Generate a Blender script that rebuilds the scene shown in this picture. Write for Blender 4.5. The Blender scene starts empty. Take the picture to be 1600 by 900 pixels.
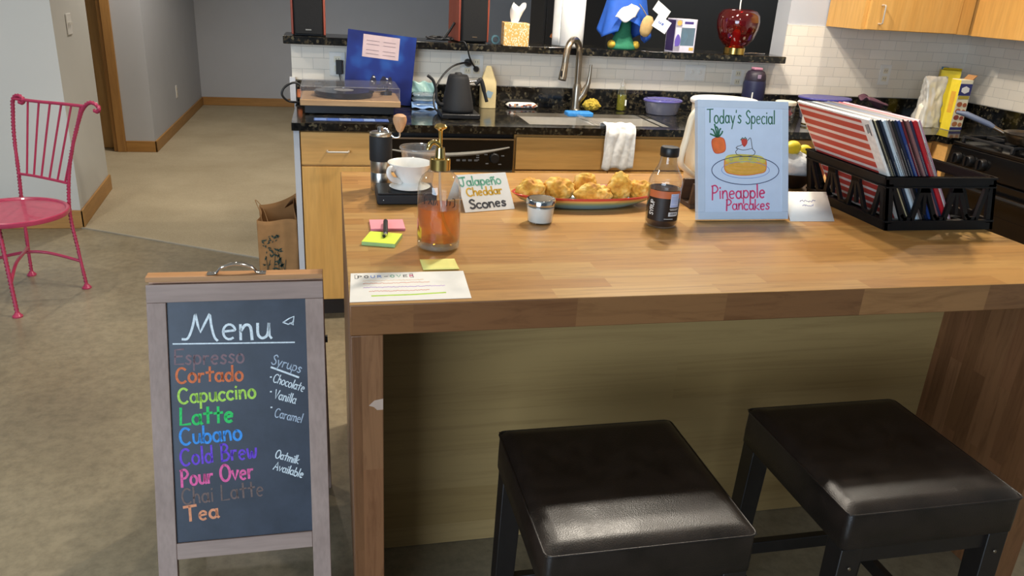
import bpy, bmesh, math, random
from mathutils import Vector, Matrix, noise

# ------------------------------------------------------------------ camera, world, lights, exposure
SC = bpy.context.scene
COL = SC.collection
cam_d = bpy.data.cameras.new('camera')
cam_d.sensor_width = 36.0
cam_d.lens = 1212.39 / 1600 * 36.0
cam_d.clip_start = 0.02
cam = bpy.data.objects.new('camera', cam_d)
COL.objects.link(cam)
_r = Vector((0.97499437, -0.21524341, 0.05528341))
_u = Vector((0.02750608, 0.36373874, 0.93109481))
_f = Vector((0.22052074, 0.90629156, -0.36056373))
_m = Matrix((_r, _u, -_f)).transposed().to_4x4()
_m.translation = (-0.02264, -1.37924, 1.49413)
cam.matrix_world = _m
SC.camera = cam

world = bpy.data.worlds.new('room_ambient')
SC.world = world
world.use_nodes = True
world.node_tree.nodes['Background'].inputs['Color'].default_value = (0.60, 0.78, 1.0, 1)
world.node_tree.nodes['Background'].inputs['Strength'].default_value = 0.10

SC.view_settings.view_transform = 'Standard'
SC.view_settings.look = 'None'
SC.view_settings.exposure = 0.0
SC.view_settings.gamma = 1.0
SC.view_settings.use_curve_mapping = False


def spot(name, loc, target, energy, color, size_deg=130, blend=0.6, radius=0.05):
    d = bpy.data.lights.new(name, 'SPOT')
    d.energy = energy
    d.color = color
    d.spot_size = math.radians(size_deg)
    d.spot_blend = blend
    d.shadow_soft_size = radius
    o = bpy.data.objects.new(name, d)
    o.location = loc
    o.rotation_euler = (Vector(target) - Vector(loc)).to_track_quat('-Z', 'Y').to_euler()
    COL.objects.link(o)
    return o


def area(name, loc, target, energy, color, sx, sy):
    d = bpy.data.lights.new(name, 'AREA')
    d.shape = 'RECTANGLE'
    d.size = sx
    d.size_y = sy
    d.energy = energy
    d.color = color
    o = bpy.data.objects.new(name, d)
    o.location = loc
    o.rotation_euler = (Vector(target) - Vector(loc)).to_track_quat('-Z', 'Y').to_euler()
    COL.objects.link(o)
    return o


WARM = (1.0, 0.90, 0.76)
spot('island_downlight', (1.15, 1.55, 2.68), (1.15, 1.3, 0.9), 98, WARM, 150, 0.5, 0.05)
spot('kitchen_downlight', (1.45, 1.85, 2.68), (1.4, 1.6, 0.9), 110, WARM, 150, 0.5, 0.05)
spot('kitchen_downlight', (0.20, 1.75, 2.68), (0.2, 1.7, 0.9), 45, WARM, 150, 0.5, 0.06)
spot('kitchen_downlight', (2.60, 1.70, 2.68), (2.5, 1.5, 0.9), 50, WARM, 150, 0.5, 0.05)
spot('hall_fill_spot', (-0.9, 5.2, 2.68), (-0.9, 5.2, 0), 130, (1.0, 0.91, 0.80), 150, 0.6, 0.08)  # unseen spot added to light the back room
spot('kitchen_warm_fill', (0.85, -0.5, 2.68), (0.95, 2.6, 1.05), 46, WARM, 72, 0.7, 0.06)  # added warm fill from the front for tiles and counter, no fixture
spot('hall_fill_spot', (2.6, 4.1, 2.68), (2.6, 4.6, 0), 40, (1.0, 0.91, 0.80), 150, 0.6, 0.08)  # unseen spot added to brighten the charcoal wall
spot('dining_downlight', (-1.9, 1.6, 2.68), (-1.9, 1.7, 0), 62, (1.0, 0.90, 0.76), 150, 0.6, 0.08)
area('daylight_window', (-2.6, -4.2, 1.6), (-0.4, 1.0, 0.8), 210, (0.66, 0.82, 1.0), 3.0, 2.0)


# ------------------------------------------------------------------ materials
def lin(h):
    h = h.lstrip('#')
    out = []
    for i in (0, 2, 4):
        v = int(h[i:i + 2], 16) / 255
        out.append(v / 12.92 if v <= 0.04045 else ((v + 0.055) / 1.055) ** 2.4)
    return (*out, 1.0)


class NT:
    def __init__(self, name):
        self.m = bpy.data.materials.new(name)
        self.m.use_nodes = True
        self.t = self.m.node_tree
        self.b = self.t.nodes['Principled BSDF']
        self.out = self.t.nodes['Material Output']

    def n(self, typ, **kw):
        nd = self.t.nodes.new(typ)
        for k, v in kw.items():
            if k.startswith('i_'):
                nd.inputs[k[2:].replace('_', ' ')].default_value = v
            else:
                setattr(nd, k, v)
        return nd

    def l(self, a, b):
        self.t.links.new(a, b)

    def coords(self, scale=(1, 1, 1), rot=(0, 0, 0)):
        tc = self.n('ShaderNodeTexCoord')
        mp = self.n('ShaderNodeMapping')
        mp.inputs['Scale'].default_value = scale
        mp.inputs['Rotation'].default_value = rot
        self.l(tc.outputs['Object'], mp.inputs['Vector'])
        return mp.outputs['Vector']

    def ramp(self, fac, stops):
        r = self.n('ShaderNodeValToRGB')
        e = r.color_ramp.elements
        while len(e) > 1:
            e.remove(e[-1])
        e[0].position = stops[0][0]
        e[0].color = stops[0][1]
        for p, c in stops[1:]:
            x = e.new(p)
            x.color = c
        self.l(fac, r.inputs['Fac'])
        return r.outputs['Color']

    def mix(self, fac, a, b, mode='MIX'):
        mx = self.n('ShaderNodeMix', data_type='RGBA', blend_type=mode)
        for sock, v in ((0, fac), (6, a), (7, b)):
            if hasattr(v, 'is_linked'):
                self.l(v, mx.inputs[sock])
            else:
                mx.inputs[sock].default_value = v
        return mx.outputs[2]

    def bump(self, h, strength=0.3, dist=0.002):
        bp = self.n('ShaderNodeBump')
        bp.inputs['Strength'].default_value = strength
        bp.inputs['Distance'].default_value = dist
        self.l(h, bp.inputs['Height'])
        self.l(bp.outputs['Normal'], self.b.inputs['Normal'])

    def col(self, c):
        if hasattr(c, 'is_linked'):
            self.l(c, self.b.inputs['Base Color'])
        else:
            self.b.inputs['Base Color'].default_value = c

    def setp(self, rough=0.5, metal=0.0, spec=None, coat=None, sheen=None):
        self.b.inputs['Roughness'].default_value = rough
        self.b.inputs['Metallic'].default_value = metal
        if spec is not None:
            self.b.inputs['Specular IOR Level'].default_value = spec
        if coat is not None:
            self.b.inputs['Coat Weight'].default_value = coat
        if sheen is not None:
            self.b.inputs['Sheen Weight'].default_value = sheen


def plain(name, h, rough=0.5, metal=0.0, vary=0.06, scale=30, bump=0.0, spec=None, coat=None):
    """paint, plastic or metal with a slight procedural mottle"""
    t = NT(name)
    c = lin(h)
    nz = t.n('ShaderNodeTexNoise')
    nz.inputs['Scale'].default_value = scale
    nz.inputs['Detail'].default_value = 4
    t.l(t.coords(), nz.inputs['Vector'])
    lo = tuple(x * (1 - vary) for x in c[:3]) + (1,)
    hi = tuple(min(1, x * (1 + vary)) for x in c[:3]) + (1,)
    t.col(t.ramp(nz.outputs['Fac'], [(0.3, lo), (0.7, hi)]))
    t.setp(rough, metal, spec, coat)
    if bump:
        t.bump(nz.outputs['Fac'], bump, 0.003)
    return t.m


def wood_grain(name, c1, c2, axis='x', scale=1.0, rough=0.4, spec=0.4):
    """straight-grained veneer, grain along the given axis"""
    t = NT(name)
    sc = {'x': (1.2, 14, 14), 'y': (14, 1.2, 14), 'z': (14, 14, 1.2)}[axis]
    v = t.coords(tuple(s * scale for s in sc))
    n1 = t.n('ShaderNodeTexNoise')
    n1.inputs['Scale'].default_value = 1.6
    n1.inputs['Detail'].default_value = 6
    n1.inputs['Distortion'].default_value = 0.6
    t.l(v, n1.inputs['Vector'])
    n2 = t.n('ShaderNodeTexNoise')
    n2.inputs['Scale'].default_value = 9
    n2.inputs['Detail'].default_value = 3
    t.l(v, n2.inputs['Vector'])
    a = t.ramp(n1.outputs['Fac'], [(0.25, lin(c1)), (0.75, lin(c2))])
    fine = t.ramp(n2.outputs['Fac'], [(0.3, (0.82, 0.82, 0.82, 1)), (0.6, (1, 1, 1, 1))])
    t.col(t.mix(0.7, a, fine, 'MULTIPLY'))
    t.setp(rough, spec=spec)
    return t.m


def stave_wood(name, tones, vec, bw, bh, grain, rough=0.32, gmix=0.75):
    """butcher-block: glued staves of differing tone. vec: 3 expressions (u along stave, v across)"""
    t = NT(name)
    tc = t.n('ShaderNodeTexCoord')
    sp = t.n('ShaderNodeSeparateXYZ')
    t.l(tc.outputs['Object'], sp.inputs[0])

    def comp(s):
        if len(s) == 1:
            return sp.outputs[s.upper()]
        ad = t.n('ShaderNodeMath', operation='ADD')
        t.l(sp.outputs[s[0].upper()], ad.inputs[0])
        t.l(sp.outputs[s[1].upper()], ad.inputs[1])
        return ad.outputs[0]
    cb = t.n('ShaderNodeCombineXYZ')
    t.l(comp(vec[0]), cb.inputs[0])
    off = t.n('ShaderNodeMath', operation='ADD')
    off.inputs[1].default_value = 10.013
    t.l(comp(vec[1]), off.inputs[0])
    t.l(off.outputs[0], cb.inputs[1])
    br = t.n('ShaderNodeTexBrick')
    br.offset = 0.37
    br.offset_frequency = 2
    br.squash = 1.0
    br.inputs['Color1'].default_value = (0, 0, 0, 1)
    br.inputs['Color2'].default_value = (1, 1, 1, 1)
    br.inputs['Mortar'].default_value = (0.4, 0.4, 0.4, 1)
    br.inputs['Scale'].default_value = 1.0
    br.inputs['Mortar Size'].default_value = 0.0
    br.inputs['Brick Width'].default_value = bw
    br.inputs['Row Height'].default_value = bh
    t.l(cb.outputs[0], br.inputs['Vector'])
    base = t.ramp(br.outputs['Color'], [(i / (len(tones) - 1), lin(c)) for i, c in enumerate(tones)])
    # grain: offset per stave so it does not run through
    mp = t.n('ShaderNodeMapping')
    mp.inputs['Scale'].default_value = grain
    t.l(tc.outputs['Object'], mp.inputs['Vector'])
    va = t.n('ShaderNodeVectorMath', operation='ADD')
    vs = t.n('ShaderNodeVectorMath', operation='SCALE')
    vs.inputs['Scale'].default_value = 7.0
    t.l(br.outputs['Color'], vs.inputs[0])
    t.l(mp.outputs['Vector'], va.inputs[0])
    t.l(vs.outputs['Vector'], va.inputs[1])
    n1 = t.n('ShaderNodeTexNoise')
    n1.inputs['Scale'].default_value = 1.5
    n1.inputs['Detail'].default_value = 8
    n1.inputs['Roughness'].default_value = 0.65
    n1.inputs['Distortion'].default_value = 1.2
    t.l(va.outputs['Vector'], n1.inputs['Vector'])
    g = t.ramp(n1.outputs['Fac'], [(0.32, (0.62, 0.56, 0.52, 1)), (0.52, (1, 1, 1, 1)), (0.8, (1.1, 1.08, 1.05, 1))])
    t.col(t.mix(gmix, base, g, 'MULTIPLY'))
    t.setp(rough, spec=0.4)
    t.bump(n1.outputs['Fac'], 0.05, 0.001)
    return t.m


def granite(name):
    t = NT(name)
    v = t.coords()
    vo = t.n('ShaderNodeTexVoronoi')
    vo.inputs['Scale'].default_value = 90
    t.l(v, vo.inputs['Vector'])
    n1 = t.n('ShaderNodeTexNoise')
    n1.inputs['Scale'].default_value = 38
    n1.inputs['Detail'].default_value = 6
    t.l(v, n1.inputs['Vector'])
    base = t.ramp(n1.outputs['Fac'], [(0.42, lin('0c0c0c')), (0.55, lin('1b1a18')), (0.62, lin('3c3528')), (0.70, lin('14130f'))])
    sep = t.n('ShaderNodeSeparateColor')
    t.l(vo.outputs['Color'], sep.inputs[0])
    fl = t.ramp(sep.outputs[0], [(0.90, (0, 0, 0, 1)), (0.96, (1, 1, 1, 1))])
    t.col(t.mix(fl, base, lin('4f4939')))
    t.setp(0.12, spec=0.5)
    return t.m


def tile(name, vec):
    t = NT(name)
    tc = t.n('ShaderNodeTexCoord')
    sp = t.n('ShaderNodeSeparateXYZ')
    t.l(tc.outputs['Object'], sp.inputs[0])
    cb = t.n('ShaderNodeCombineXYZ')
    t.l(sp.outputs[vec[0].upper()], cb.inputs[0])
    sub = t.n('ShaderNodeMath', operation='ADD')
    sub.inputs[1].default_value = -1.017 + 20 * 0.0526
    t.l(sp.outputs['Z'], sub.inputs[0])
    t.l(sub.outputs[0], cb.inputs[1])
    br = t.n('ShaderNodeTexBrick')
    br.inputs['Color1'].default_value = lin('f2e9da')
    br.inputs['Color2'].default_value = lin('ebe1d1')
    br.inputs['Mortar'].default_value = lin('c6c0b6')
    br.inputs['Scale'].default_value = 1
    br.inputs['Mortar Size'].default_value = 0.0009
    br.inputs['Mortar Smooth'].default_value = 0.2
    br.inputs['Brick Width'].default_value = 0.104
    br.inputs['Row Height'].default_value = 0.0526
    t.l(cb.outputs[0], br.inputs['Vector'])
    t.col(br.outputs['Color'])
    inv = t.n('ShaderNodeMath', operation='SUBTRACT')
    inv.inputs[0].default_value = 1.0
    t.l(br.outputs['Fac'], inv.inputs[1])
    t.bump(inv.outputs[0], 0.5, 0.002)
    t.setp(0.22, spec=0.5)
    return t.m


def mottled(name, cols, s1, s2, rough, bump=0.0, spec=0.3):
    t = NT(name)
    v = t.coords()
    n1 = t.n('ShaderNodeTexNoise')
    n1.inputs['Scale'].default_value = s1
    n1.inputs['Detail'].default_value = 8
    n1.inputs['Roughness'].default_value = 0.6
    t.l(v, n1.inputs['Vector'])
    n2 = t.n('ShaderNodeTexNoise')
    n2.inputs['Scale'].default_value = s2
    n2.inputs['Detail'].default_value = 5
    n2.inputs['Roughness'].default_value = 0.7
    t.l(v, n2.inputs['Vector'])
    a = t.ramp(n1.outputs['Fac'], [(0.3, lin(cols[0])), (0.5, lin(cols[1])), (0.7, lin(cols[2]))])
    b = t.ramp(n2.outputs['Fac'], [(0.35, (0.72, 0.72, 0.72, 1)), (0.6, (1.06, 1.06, 1.06, 1))])
    t.col(t.mix(0.8, a, b, 'MULTIPLY'))
    t.setp(rough, spec=spec)
    if bump:
        t.bump(n2.outputs['Fac'], bump, 0.004)
    return t.m


def clear(name, tint=(1, 1, 1, 1), gloss=0.06, rough=0.02, body=None, body_fac=0.0, edge=0.25, mx=0.7):
    """thin clear glass / plastic: tinted transparency with a Fresnel-like gloss and optional milky body"""
    t = NT(name)
    nt = t.t
    nt.nodes.remove(t.b)
    tr = t.n('ShaderNodeBsdfTransparent')
    tr.inputs['Color'].default_value = tint
    gl = t.n('ShaderNodeBsdfGlossy')
    gl.inputs['Roughness'].default_value = rough
    lw = t.n('ShaderNodeLayerWeight')
    lw.inputs['Blend'].default_value = edge
    mr = t.n('ShaderNodeMapRange')
    mr.inputs['To Min'].default_value = gloss
    mr.inputs['To Max'].default_value = mx
    t.l(lw.outputs['Facing'], mr.inputs['Value'])
    last = tr.outputs[0]
    if body is not None:
        df = t.n('ShaderNodeBsdfDiffuse')
        df.inputs['Color'].default_value = body
        mb = t.n('ShaderNodeMixShader')
        mb.inputs[0].default_value = body_fac
        t.l(last, mb.inputs[1])
        t.l(df.outputs[0], mb.inputs[2])
        last = mb.outputs[0]
    ms = t.n('ShaderNodeMixShader')
    t.l(mr.outputs[0], ms.inputs[0])
    t.l(last, ms.inputs[1])
    t.l(gl.outputs[0], ms.inputs[2])
    t.l(ms.outputs[0], t.out.inputs['Surface'])
    return t.m


def leather(name):
    t = NT(name)
    v = t.coords()
    vo = t.n('ShaderNodeTexVoronoi')
    vo.inputs['Scale'].default_value = 420
    t.l(v, vo.inputs['Vector'])
    n1 = t.n('ShaderNodeTexNoise')
    n1.inputs['Scale'].default_value = 22
    n1.inputs['Detail'].default_value = 5
    t.l(v, n1.inputs['Vector'])
    t.col(t.ramp(n1.outputs['Fac'], [(0.3, lin('17120f')), (0.7, lin('251c17'))]))
    t.l(t.ramp(n1.outputs['Fac'], [(0.3, (0.32, 0.32, 0.32, 1)), (0.7, (0.42, 0.42, 0.42, 1))]), t.b.inputs['Roughness'])
    t.b.inputs['Specular IOR Level'].default_value = 0.5
    ad = t.n('ShaderNodeMath', operation='ADD')
    t.l(vo.outputs['Distance'], ad.inputs[0])
    t.l(n1.outputs['Fac'], ad.inputs[1])
    t.bump(ad.outputs[0], 0.12, 0.002)
    return t.m


def striped(name, ca, cb, axis, period, duty, extra=None):
    t = NT(name)
    tc = t.n('ShaderNodeTexCoord')
    sp = t.n('ShaderNodeSeparateXYZ')
    t.l(tc.outputs['Object'], sp.inputs[0])
    dv = t.n('ShaderNodeMath', operation='DIVIDE')
    dv.inputs[1].default_value = period
    t.l(sp.outputs[axis], dv.inputs[0])
    fr = t.n('ShaderNodeMath', operation='FRACT')
    t.l(dv.outputs[0], fr.inputs[0])
    lt = t.n('ShaderNodeMath', operation='LESS_THAN')
    lt.inputs[1].default_value = duty
    t.l(fr.outputs[0], lt.inputs[0])
    t.col(t.mix(lt.outputs[0], lin(ca), lin(cb)))
    t.setp(0.35)
    return t.m


M = {}
M['wall_bright'] = plain('wall paint light', 'c9c8c2', 0.85, vary=0.02, scale=3)
M['wall_grey'] = plain('wall paint grey', 'bcbec3', 0.85, vary=0.02, scale=3)
M['wall_dark'] = plain('charcoal wall paint', '3a3d40', 0.8, vary=0.04, scale=3)
M['white_paint'] = plain('white ceiling paint', 'e6e6e2', 0.9, vary=0.02, scale=4)
M['concrete'] = mottled('polished concrete', ('776c58', '8d8169', '9f937a'), 1.1, 26, 0.30, 0.02)
M['carpet'] = mottled('beige carpet', ('ab9d82', 'b5a78c', 'c0b296'), 1.4, 260, 0.95, 0.5, 0.1)
M['oak_trim'] = wood_grain('oak trim', 'a5773f', 'b98a4c', 'x', 1.0, 0.45)
M['oak_trim_y'] = wood_grain('oak trim along the hall', 'a5773f', 'b98a4c', 'y', 1.0, 0.45)
M['oak_trim_z'] = wood_grain('oak casing', '9c7140', 'b5874c', 'z', 1.0, 0.45)
M['door_wood'] = wood_grain('door veneer', 'a8834f', 'bb955e', 'z', 0.7, 0.5)
M['maple'] = wood_grain('maple cabinet veneer', 'd19c56', 'dfae69', 'x', 0.6, 0.38)
M['maple_z'] = wood_grain('maple door veneer', 'd39c50', 'e0ae64', 'z', 0.6, 0.38)
M['cab_dark'] = plain('cabinet gap dark', '2a2018', 0.7)
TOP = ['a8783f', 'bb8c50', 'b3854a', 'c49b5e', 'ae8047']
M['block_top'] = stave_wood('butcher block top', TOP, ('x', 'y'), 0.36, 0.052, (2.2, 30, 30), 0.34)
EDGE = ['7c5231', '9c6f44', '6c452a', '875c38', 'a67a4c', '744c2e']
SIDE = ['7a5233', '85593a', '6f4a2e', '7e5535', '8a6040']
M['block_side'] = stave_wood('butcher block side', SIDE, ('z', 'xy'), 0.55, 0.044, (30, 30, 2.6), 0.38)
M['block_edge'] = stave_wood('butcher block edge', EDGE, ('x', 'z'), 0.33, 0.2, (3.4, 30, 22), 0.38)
M['panel_oak'] = stave_wood('pale oak back panel', ['a58858', '9c7f4f', 'ad9060', 'a08353'], ('x', 'z'), 3.0, 0.12, (1.0, 20, 22), 0.5, 0.45)
M['granite'] = granite('dark speckled granite')
M['tile_x'] = tile('white subway tile', ('x', 'z'))
M['tile_y'] = tile('white subway tile on right wall', ('y', 'z'))
M['steel'] = plain('brushed steel', 'b9b5ac', 0.28, 1.0, 0.05, 60)
M['nickel'] = plain('brushed nickel', 'a59a8a', 0.3, 1.0, 0.05, 60)
M['chrome'] = plain('bright chrome', 'd9d9d9', 0.12, 1.0, 0.02)
M['brass'] = plain('polished brass', 'd8b562', 0.2, 1.0, 0.04)
M['gold'] = plain('gold plated pump', 'd9bd77', 0.16, 1.0, 0.04)
M['black_gloss'] = plain('gloss black', '0d0d0e', 0.15, 0.0, 0.02)
M['black'] = plain('black plastic', '121214', 0.40, 0.0, 0.05)
M['crate'] = plain('black crate plastic', '0b0b0d', 0.55, 0.0, 0.05, spec=0.3)
M['black_matte'] = plain('matte black', '1a1a1c', 0.65, 0.0, 0.05)
M['black_mesh'] = plain('black speaker grille', '101113', 0.9, 0.0, 0.2, 300, 0.3)
M['black_wood'] = plain('black stained wood', '1b1614', 0.42, 0.0, 0.15, 40)
M['leather'] = leather('dark brown leather')
M['white_plastic'] = plain('white plastic', 'ece9e2', 0.35, 0.0, 0.02)
M['ivory_plastic'] = plain('ivory plastic', 'e9e0c8', 0.4, 0.0, 0.03)
M['ceramic'] = plain('white glazed ceramic', 'eeece6', 0.14, 0.0, 0.02, coat=0.4)
M['paper'] = plain('white paper', 'f0eee8', 0.8, 0.0, 0.02)
M['kraft'] = plain('brown kraft paper', 'a6794a', 0.85, 0.0, 0.08, 25, 0.15)
M['kraft_in_shade'] = plain('kraft paper inside and shaded side', '8d643a', 0.9, 0.0, 0.08, 25)
M['chalkboard'] = mottled('chalkboard slate', ('363c47', '3b414d', '404755'), 2.2, 9, 0.42, 0.0, 0.4)
M['grey_wood'] = wood_grain('weathered grey wood', '9c8478', 'b2998c', 'z', 1.0, 0.6)
M['grey_wood_x'] = wood_grain('weathered grey wood rail', '9c8478', 'b2998c', 'x', 1.0, 0.6)
M['raw_wood'] = wood_grain('raw pine edge', 'b4824f', 'c4946a', 'x', 1.0, 0.6)
M['pink_paint'] = plain('raspberry enamel', 'b93c5c', 0.35, 0.0, 0.06, 40, 0.1, coat=0.3)
M['glass'] = clear('clear glass', (0.96, 0.98, 0.97, 1), 0.05, 0.02, (0.8, 0.8, 0.78, 1), 0.015)
M['glass_thick'] = clear('thick glass base', (0.82, 0.88, 0.84, 1), 0.12, 0.03, (0.8, 0.85, 0.8, 1), 0.15)
M['clear_plastic'] = clear('clear plastic', (0.93, 0.93, 0.93, 1), 0.06, 0.08, (0.75, 0.72, 0.7, 1), 0.16)
M['smoke_plastic'] = clear('clear acrylic dust cover', (0.95, 0.95, 0.96, 1), 0.04, 0.03, (0.6, 0.6, 0.65, 1), 0.04, 0.12, 0.3)
M['bag_plastic'] = clear('crinkled clear bag plastic', (0.85, 0.90, 0.93, 1), 0.16, 0.12, (0.55, 0.68, 0.76, 1), 0.3)
M['amber'] = clear('amber syrup', (1.0, 0.62, 0.12, 1), 0.02, 0.05, lin('d06c04'), 0.17)
M['green_soap'] = clear('yellow green soap', (0.75, 0.75, 0.2, 1), 0.03, 0.05, lin('a8a02c'), 0.5)
M['red_glass'] = clear('ruby glass', (0.62, 0.05, 0.06, 1), 0.08, 0.02, lin('6c0a10'), 0.32)
M['maple_syrup'] = plain('dark maple syrup', '2a0d06', 0.12, 0.0, 0.1, coat=0.5)


# ------------------------------------------------------------------ mesh building
class B:
    """collects faces, links them as one mesh object"""

    def __init__(self):
        self.v = []
        self.f = []

    def add(self, vs, fs, M4=None):
        o = len(self.v)
        self.v += [(M4 @ Vector(p)) if M4 is not None else Vector(p) for p in vs]
        self.f += [[o + i for i in f] for f in fs]
        return self

    def box(self, x0, x1, y0, y1, z0, z1, M4=None):
        vs = [(x, y, z) for z in (z0, z1) for y in (y0, y1) for x in (x0, x1)]
        return self.add(vs, [(0, 2, 3, 1), (4, 5, 7, 6), (0, 1, 5, 4), (2, 6, 7, 3), (0, 4, 6, 2), (1, 3, 7, 5)], M4)

    def hexa(self, p):
        """8 corners: bottom ring of four, then top ring of four"""
        return self.add(p, [(0, 3, 2, 1), (4, 5, 6, 7), (0, 1, 5, 4), (1, 2, 6, 5), (2, 3, 7, 6), (3, 0, 4, 7)])

    def lathe(self, prof, n=32, c=(0, 0, 0), M4=None, sx=1.0, sy=1.0, cap=False):
        vs, fs = [], []
        for r, z in prof:
            for i in range(n):
                a = 2 * math.pi * i / n
                vs.append((c[0] + r * sx * math.cos(a), c[1] + r * sy * math.sin(a), c[2] + z))
        for k in range(len(prof) - 1):
            for i in range(n):
                j = (i + 1) % n
                fs.append((k * n + i, k * n + j, (k + 1) * n + j, (k + 1) * n + i))
        if cap:
            fs.append(tuple(range(n))[::-1])
            fs.append(tuple((len(prof) - 1) * n + i for i in range(n)))
        return self.add(vs, fs, M4)

    def tube(self, pts, r, n=8, cap=True, closed=False, flat=None):
        pts = [Vector(p) for p in pts]
        R = r if isinstance(r, (list, tuple)) else [r] * len(pts)
        N = len(pts)
        tang = []
        for i in range(N):
            a = pts[(i - 1) % N] if (closed or i > 0) else pts[i]
            b = pts[(i + 1) % N] if (closed or i < N - 1) else pts[i]
            d = b - a
            tang.append(d.normalized() if d.length > 1e-9 else Vector((0, 0, 1)))
        up = Vector((0, 0, 1)) if abs(tang[0].z) < 0.9 else Vector((1, 0, 0))
        x = tang[0].cross(up).normalized()
        vs, fs = [], []
        for i in range(N):
            t = tang[i]
            x = (x - t * x.dot(t))
            if x.length < 1e-6:
                x = t.orthogonal()
            x.normalize()
            y = t.cross(x)
            for k in range(n):
                a = 2 * math.pi * k / n
                vs.append(pts[i] + x * (math.cos(a) * R[i]) + y * (math.sin(a) * R[i] * (flat or 1)))
        for i in range(N if closed else N - 1):
            j = (i + 1) % N
            for k in range(n):
                m = (k + 1) % n
                fs.append((i * n + k, i * n + m, j * n + m, j * n + k))
        if cap and not closed:
            fs.append(tuple(range(n))[::-1])
            fs.append(tuple((N - 1) * n + k for k in range(n)))
        return self.add(vs, fs)

    def grid(self, fn, nu, nv, wrap=False):
        vs = [fn(i / nu, j / nv) for j in range(nv + 1) for i in range(nu + (0 if wrap else 1))]
        w = nu if wrap else nu + 1
        fs = []
        for j in range(nv):
            for i in range(nu):
                a = j * w + i
                b = j * w + (i + 1) % w
                fs.append((a, b, b + w, a + w))
        return self.add(vs, fs)

    def prism(self, poly, P, d):
        """poly: 2D points, P(x, y, h) maps to 3D, h from 0 to d"""
        n = len(poly)
        vs = [P(x, y, 0) for x, y in poly] + [P(x, y, d) for x, y in poly]
        fs = [tuple(range(n))[::-1], tuple(range(n, 2 * n))]
        fs += [(i, (i + 1) % n, n + (i + 1) % n, n + i) for i in range(n)]
        return self.add(vs, fs)

    def ribbon(self, line, w, P, h=0.0004):
        """a drawn stroke of width w on the plane P"""
        pts = [Vector((a, b)) for a, b in line]
        q = [pts[0]]
        for p in pts[1:]:
            if (p - q[-1]).length > w * 0.15:
                q.append(p)
        if len(q) < 2:
            q = [pts[0] - Vector((w * .3, 0)), pts[0] + Vector((w * .3, 0))]
        L, Rr = [], []
        for i, p in enumerate(q):
            a = q[max(0, i - 1)]
            b = q[min(len(q) - 1, i + 1)]
            d = (b - a)
            if d.length < 1e-9:
                d = Vector((1, 0))
            d.normalize()
            nrm = Vector((-d.y, d.x)) * (w / 2)
            ext = d * (w * 0.35) * (-1 if i == 0 else (1 if i == len(q) - 1 else 0))
            L.append(p + nrm + ext)
            Rr.append(p - nrm + ext)
        n = len(q)
        vs = [P(p.x, p.y, 0) for p in L] + [P(p.x, p.y, 0) for p in Rr] + [P(p.x, p.y, h) for p in L] + [P(p.x, p.y, h) for p in Rr]
        fs = []
        for i in range(n - 1):
            fs += [(2 * n + i, 3 * n + i, 3 * n + i + 1, 2 * n + i + 1), (i, i + 1, n + i + 1, n + i),
                   (i, 2 * n + i, 2 * n + i + 1, i + 1), (n + i, n + i + 1, 3 * n + i + 1, 3 * n + i)]
        fs += [(0, n, 3 * n, 2 * n), (n - 1, 2 * n - 1, 4 * n - 1, 3 * n - 1)]
        return self.add(vs, fs)


WM = {}


def obj(name, b, mat, parent=None, bevel=0.0, seg=2, smooth=40, solid=0.0, sub=0, local=False, label=None, at=None):
    """link as ONE mesh object; mesh data is given in world space unless local"""
    me = bpy.data.meshes.new(name)
    if parent is not None:
        base = WM[parent.name_full]
    else:
        if at is None:
            xs = [p.x for p in b.v]
            ys = [p.y for p in b.v]
            at = ((min(xs) + max(xs)) / 2, (min(ys) + max(ys)) / 2, min(p.z for p in b.v))
        base = Matrix.Translation(at)
    inv = base.inverted()
    vs = b.v if local else [inv @ p for p in b.v]
    me.from_pydata([tuple(p) for p in vs], [], [tuple(f) for f in b.f])
    me.validate()
    bm = bmesh.new()
    bm.from_mesh(me)
    bmesh.ops.recalc_face_normals(bm, faces=bm.faces)
    for f in bm.faces:
        f.smooth = True
    bm.to_mesh(me)
    bm.free()
    if smooth < 180:
        me.set_sharp_from_angle(angle=math.radians(smooth))
    me.materials.append(mat)
    o = bpy.data.objects.new(name, me)
    COL.objects.link(o)
    if parent is not None:
        o.parent = parent
    else:
        o.matrix_world = base
    WM[o.name_full] = base
    if solid:
        s = o.modifiers.new('thickness', 'SOLIDIFY')
        s.thickness = solid
        s.offset = 0
    if sub:
        s = o.modifiers.new('smooth', 'SUBSURF')
        s.levels = sub
        s.render_levels = sub
    if bevel:
        s = o.modifiers.new('edge', 'BEVEL')
        s.width = bevel
        s.segments = seg
        s.limit_method = 'ANGLE'
        s.angle_limit = math.radians(40)
        s.harden_normals = False
    if label:
        o['label'] = label
    return o


def thing(name, label, cat, loc=(0, 0, 0), rotz=0.0, group=None):
    o = bpy.data.objects.new(name, None)
    COL.objects.link(o)
    o.empty_display_size = 0.05
    mw = Matrix.Translation(loc) @ Matrix.Rotation(rotz, 4, 'Z')
    o.location = loc
    o.rotation_euler = (0, 0, rotz)
    o['label'] = label
    o['category'] = cat
    if group:
        o['group'] = group
    WM[o.name_full] = mw
    return o


def tag(o, label, cat, group=None, kind=None):
    o['label'] = label
    o['category'] = cat
    if group:
        o['group'] = group
    if kind:
        o['kind'] = kind
    return o


def struct(name, b, mat, **kw):
    o = obj(name, b, mat, **kw)
    o['kind'] = 'structure'
    return o


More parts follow.
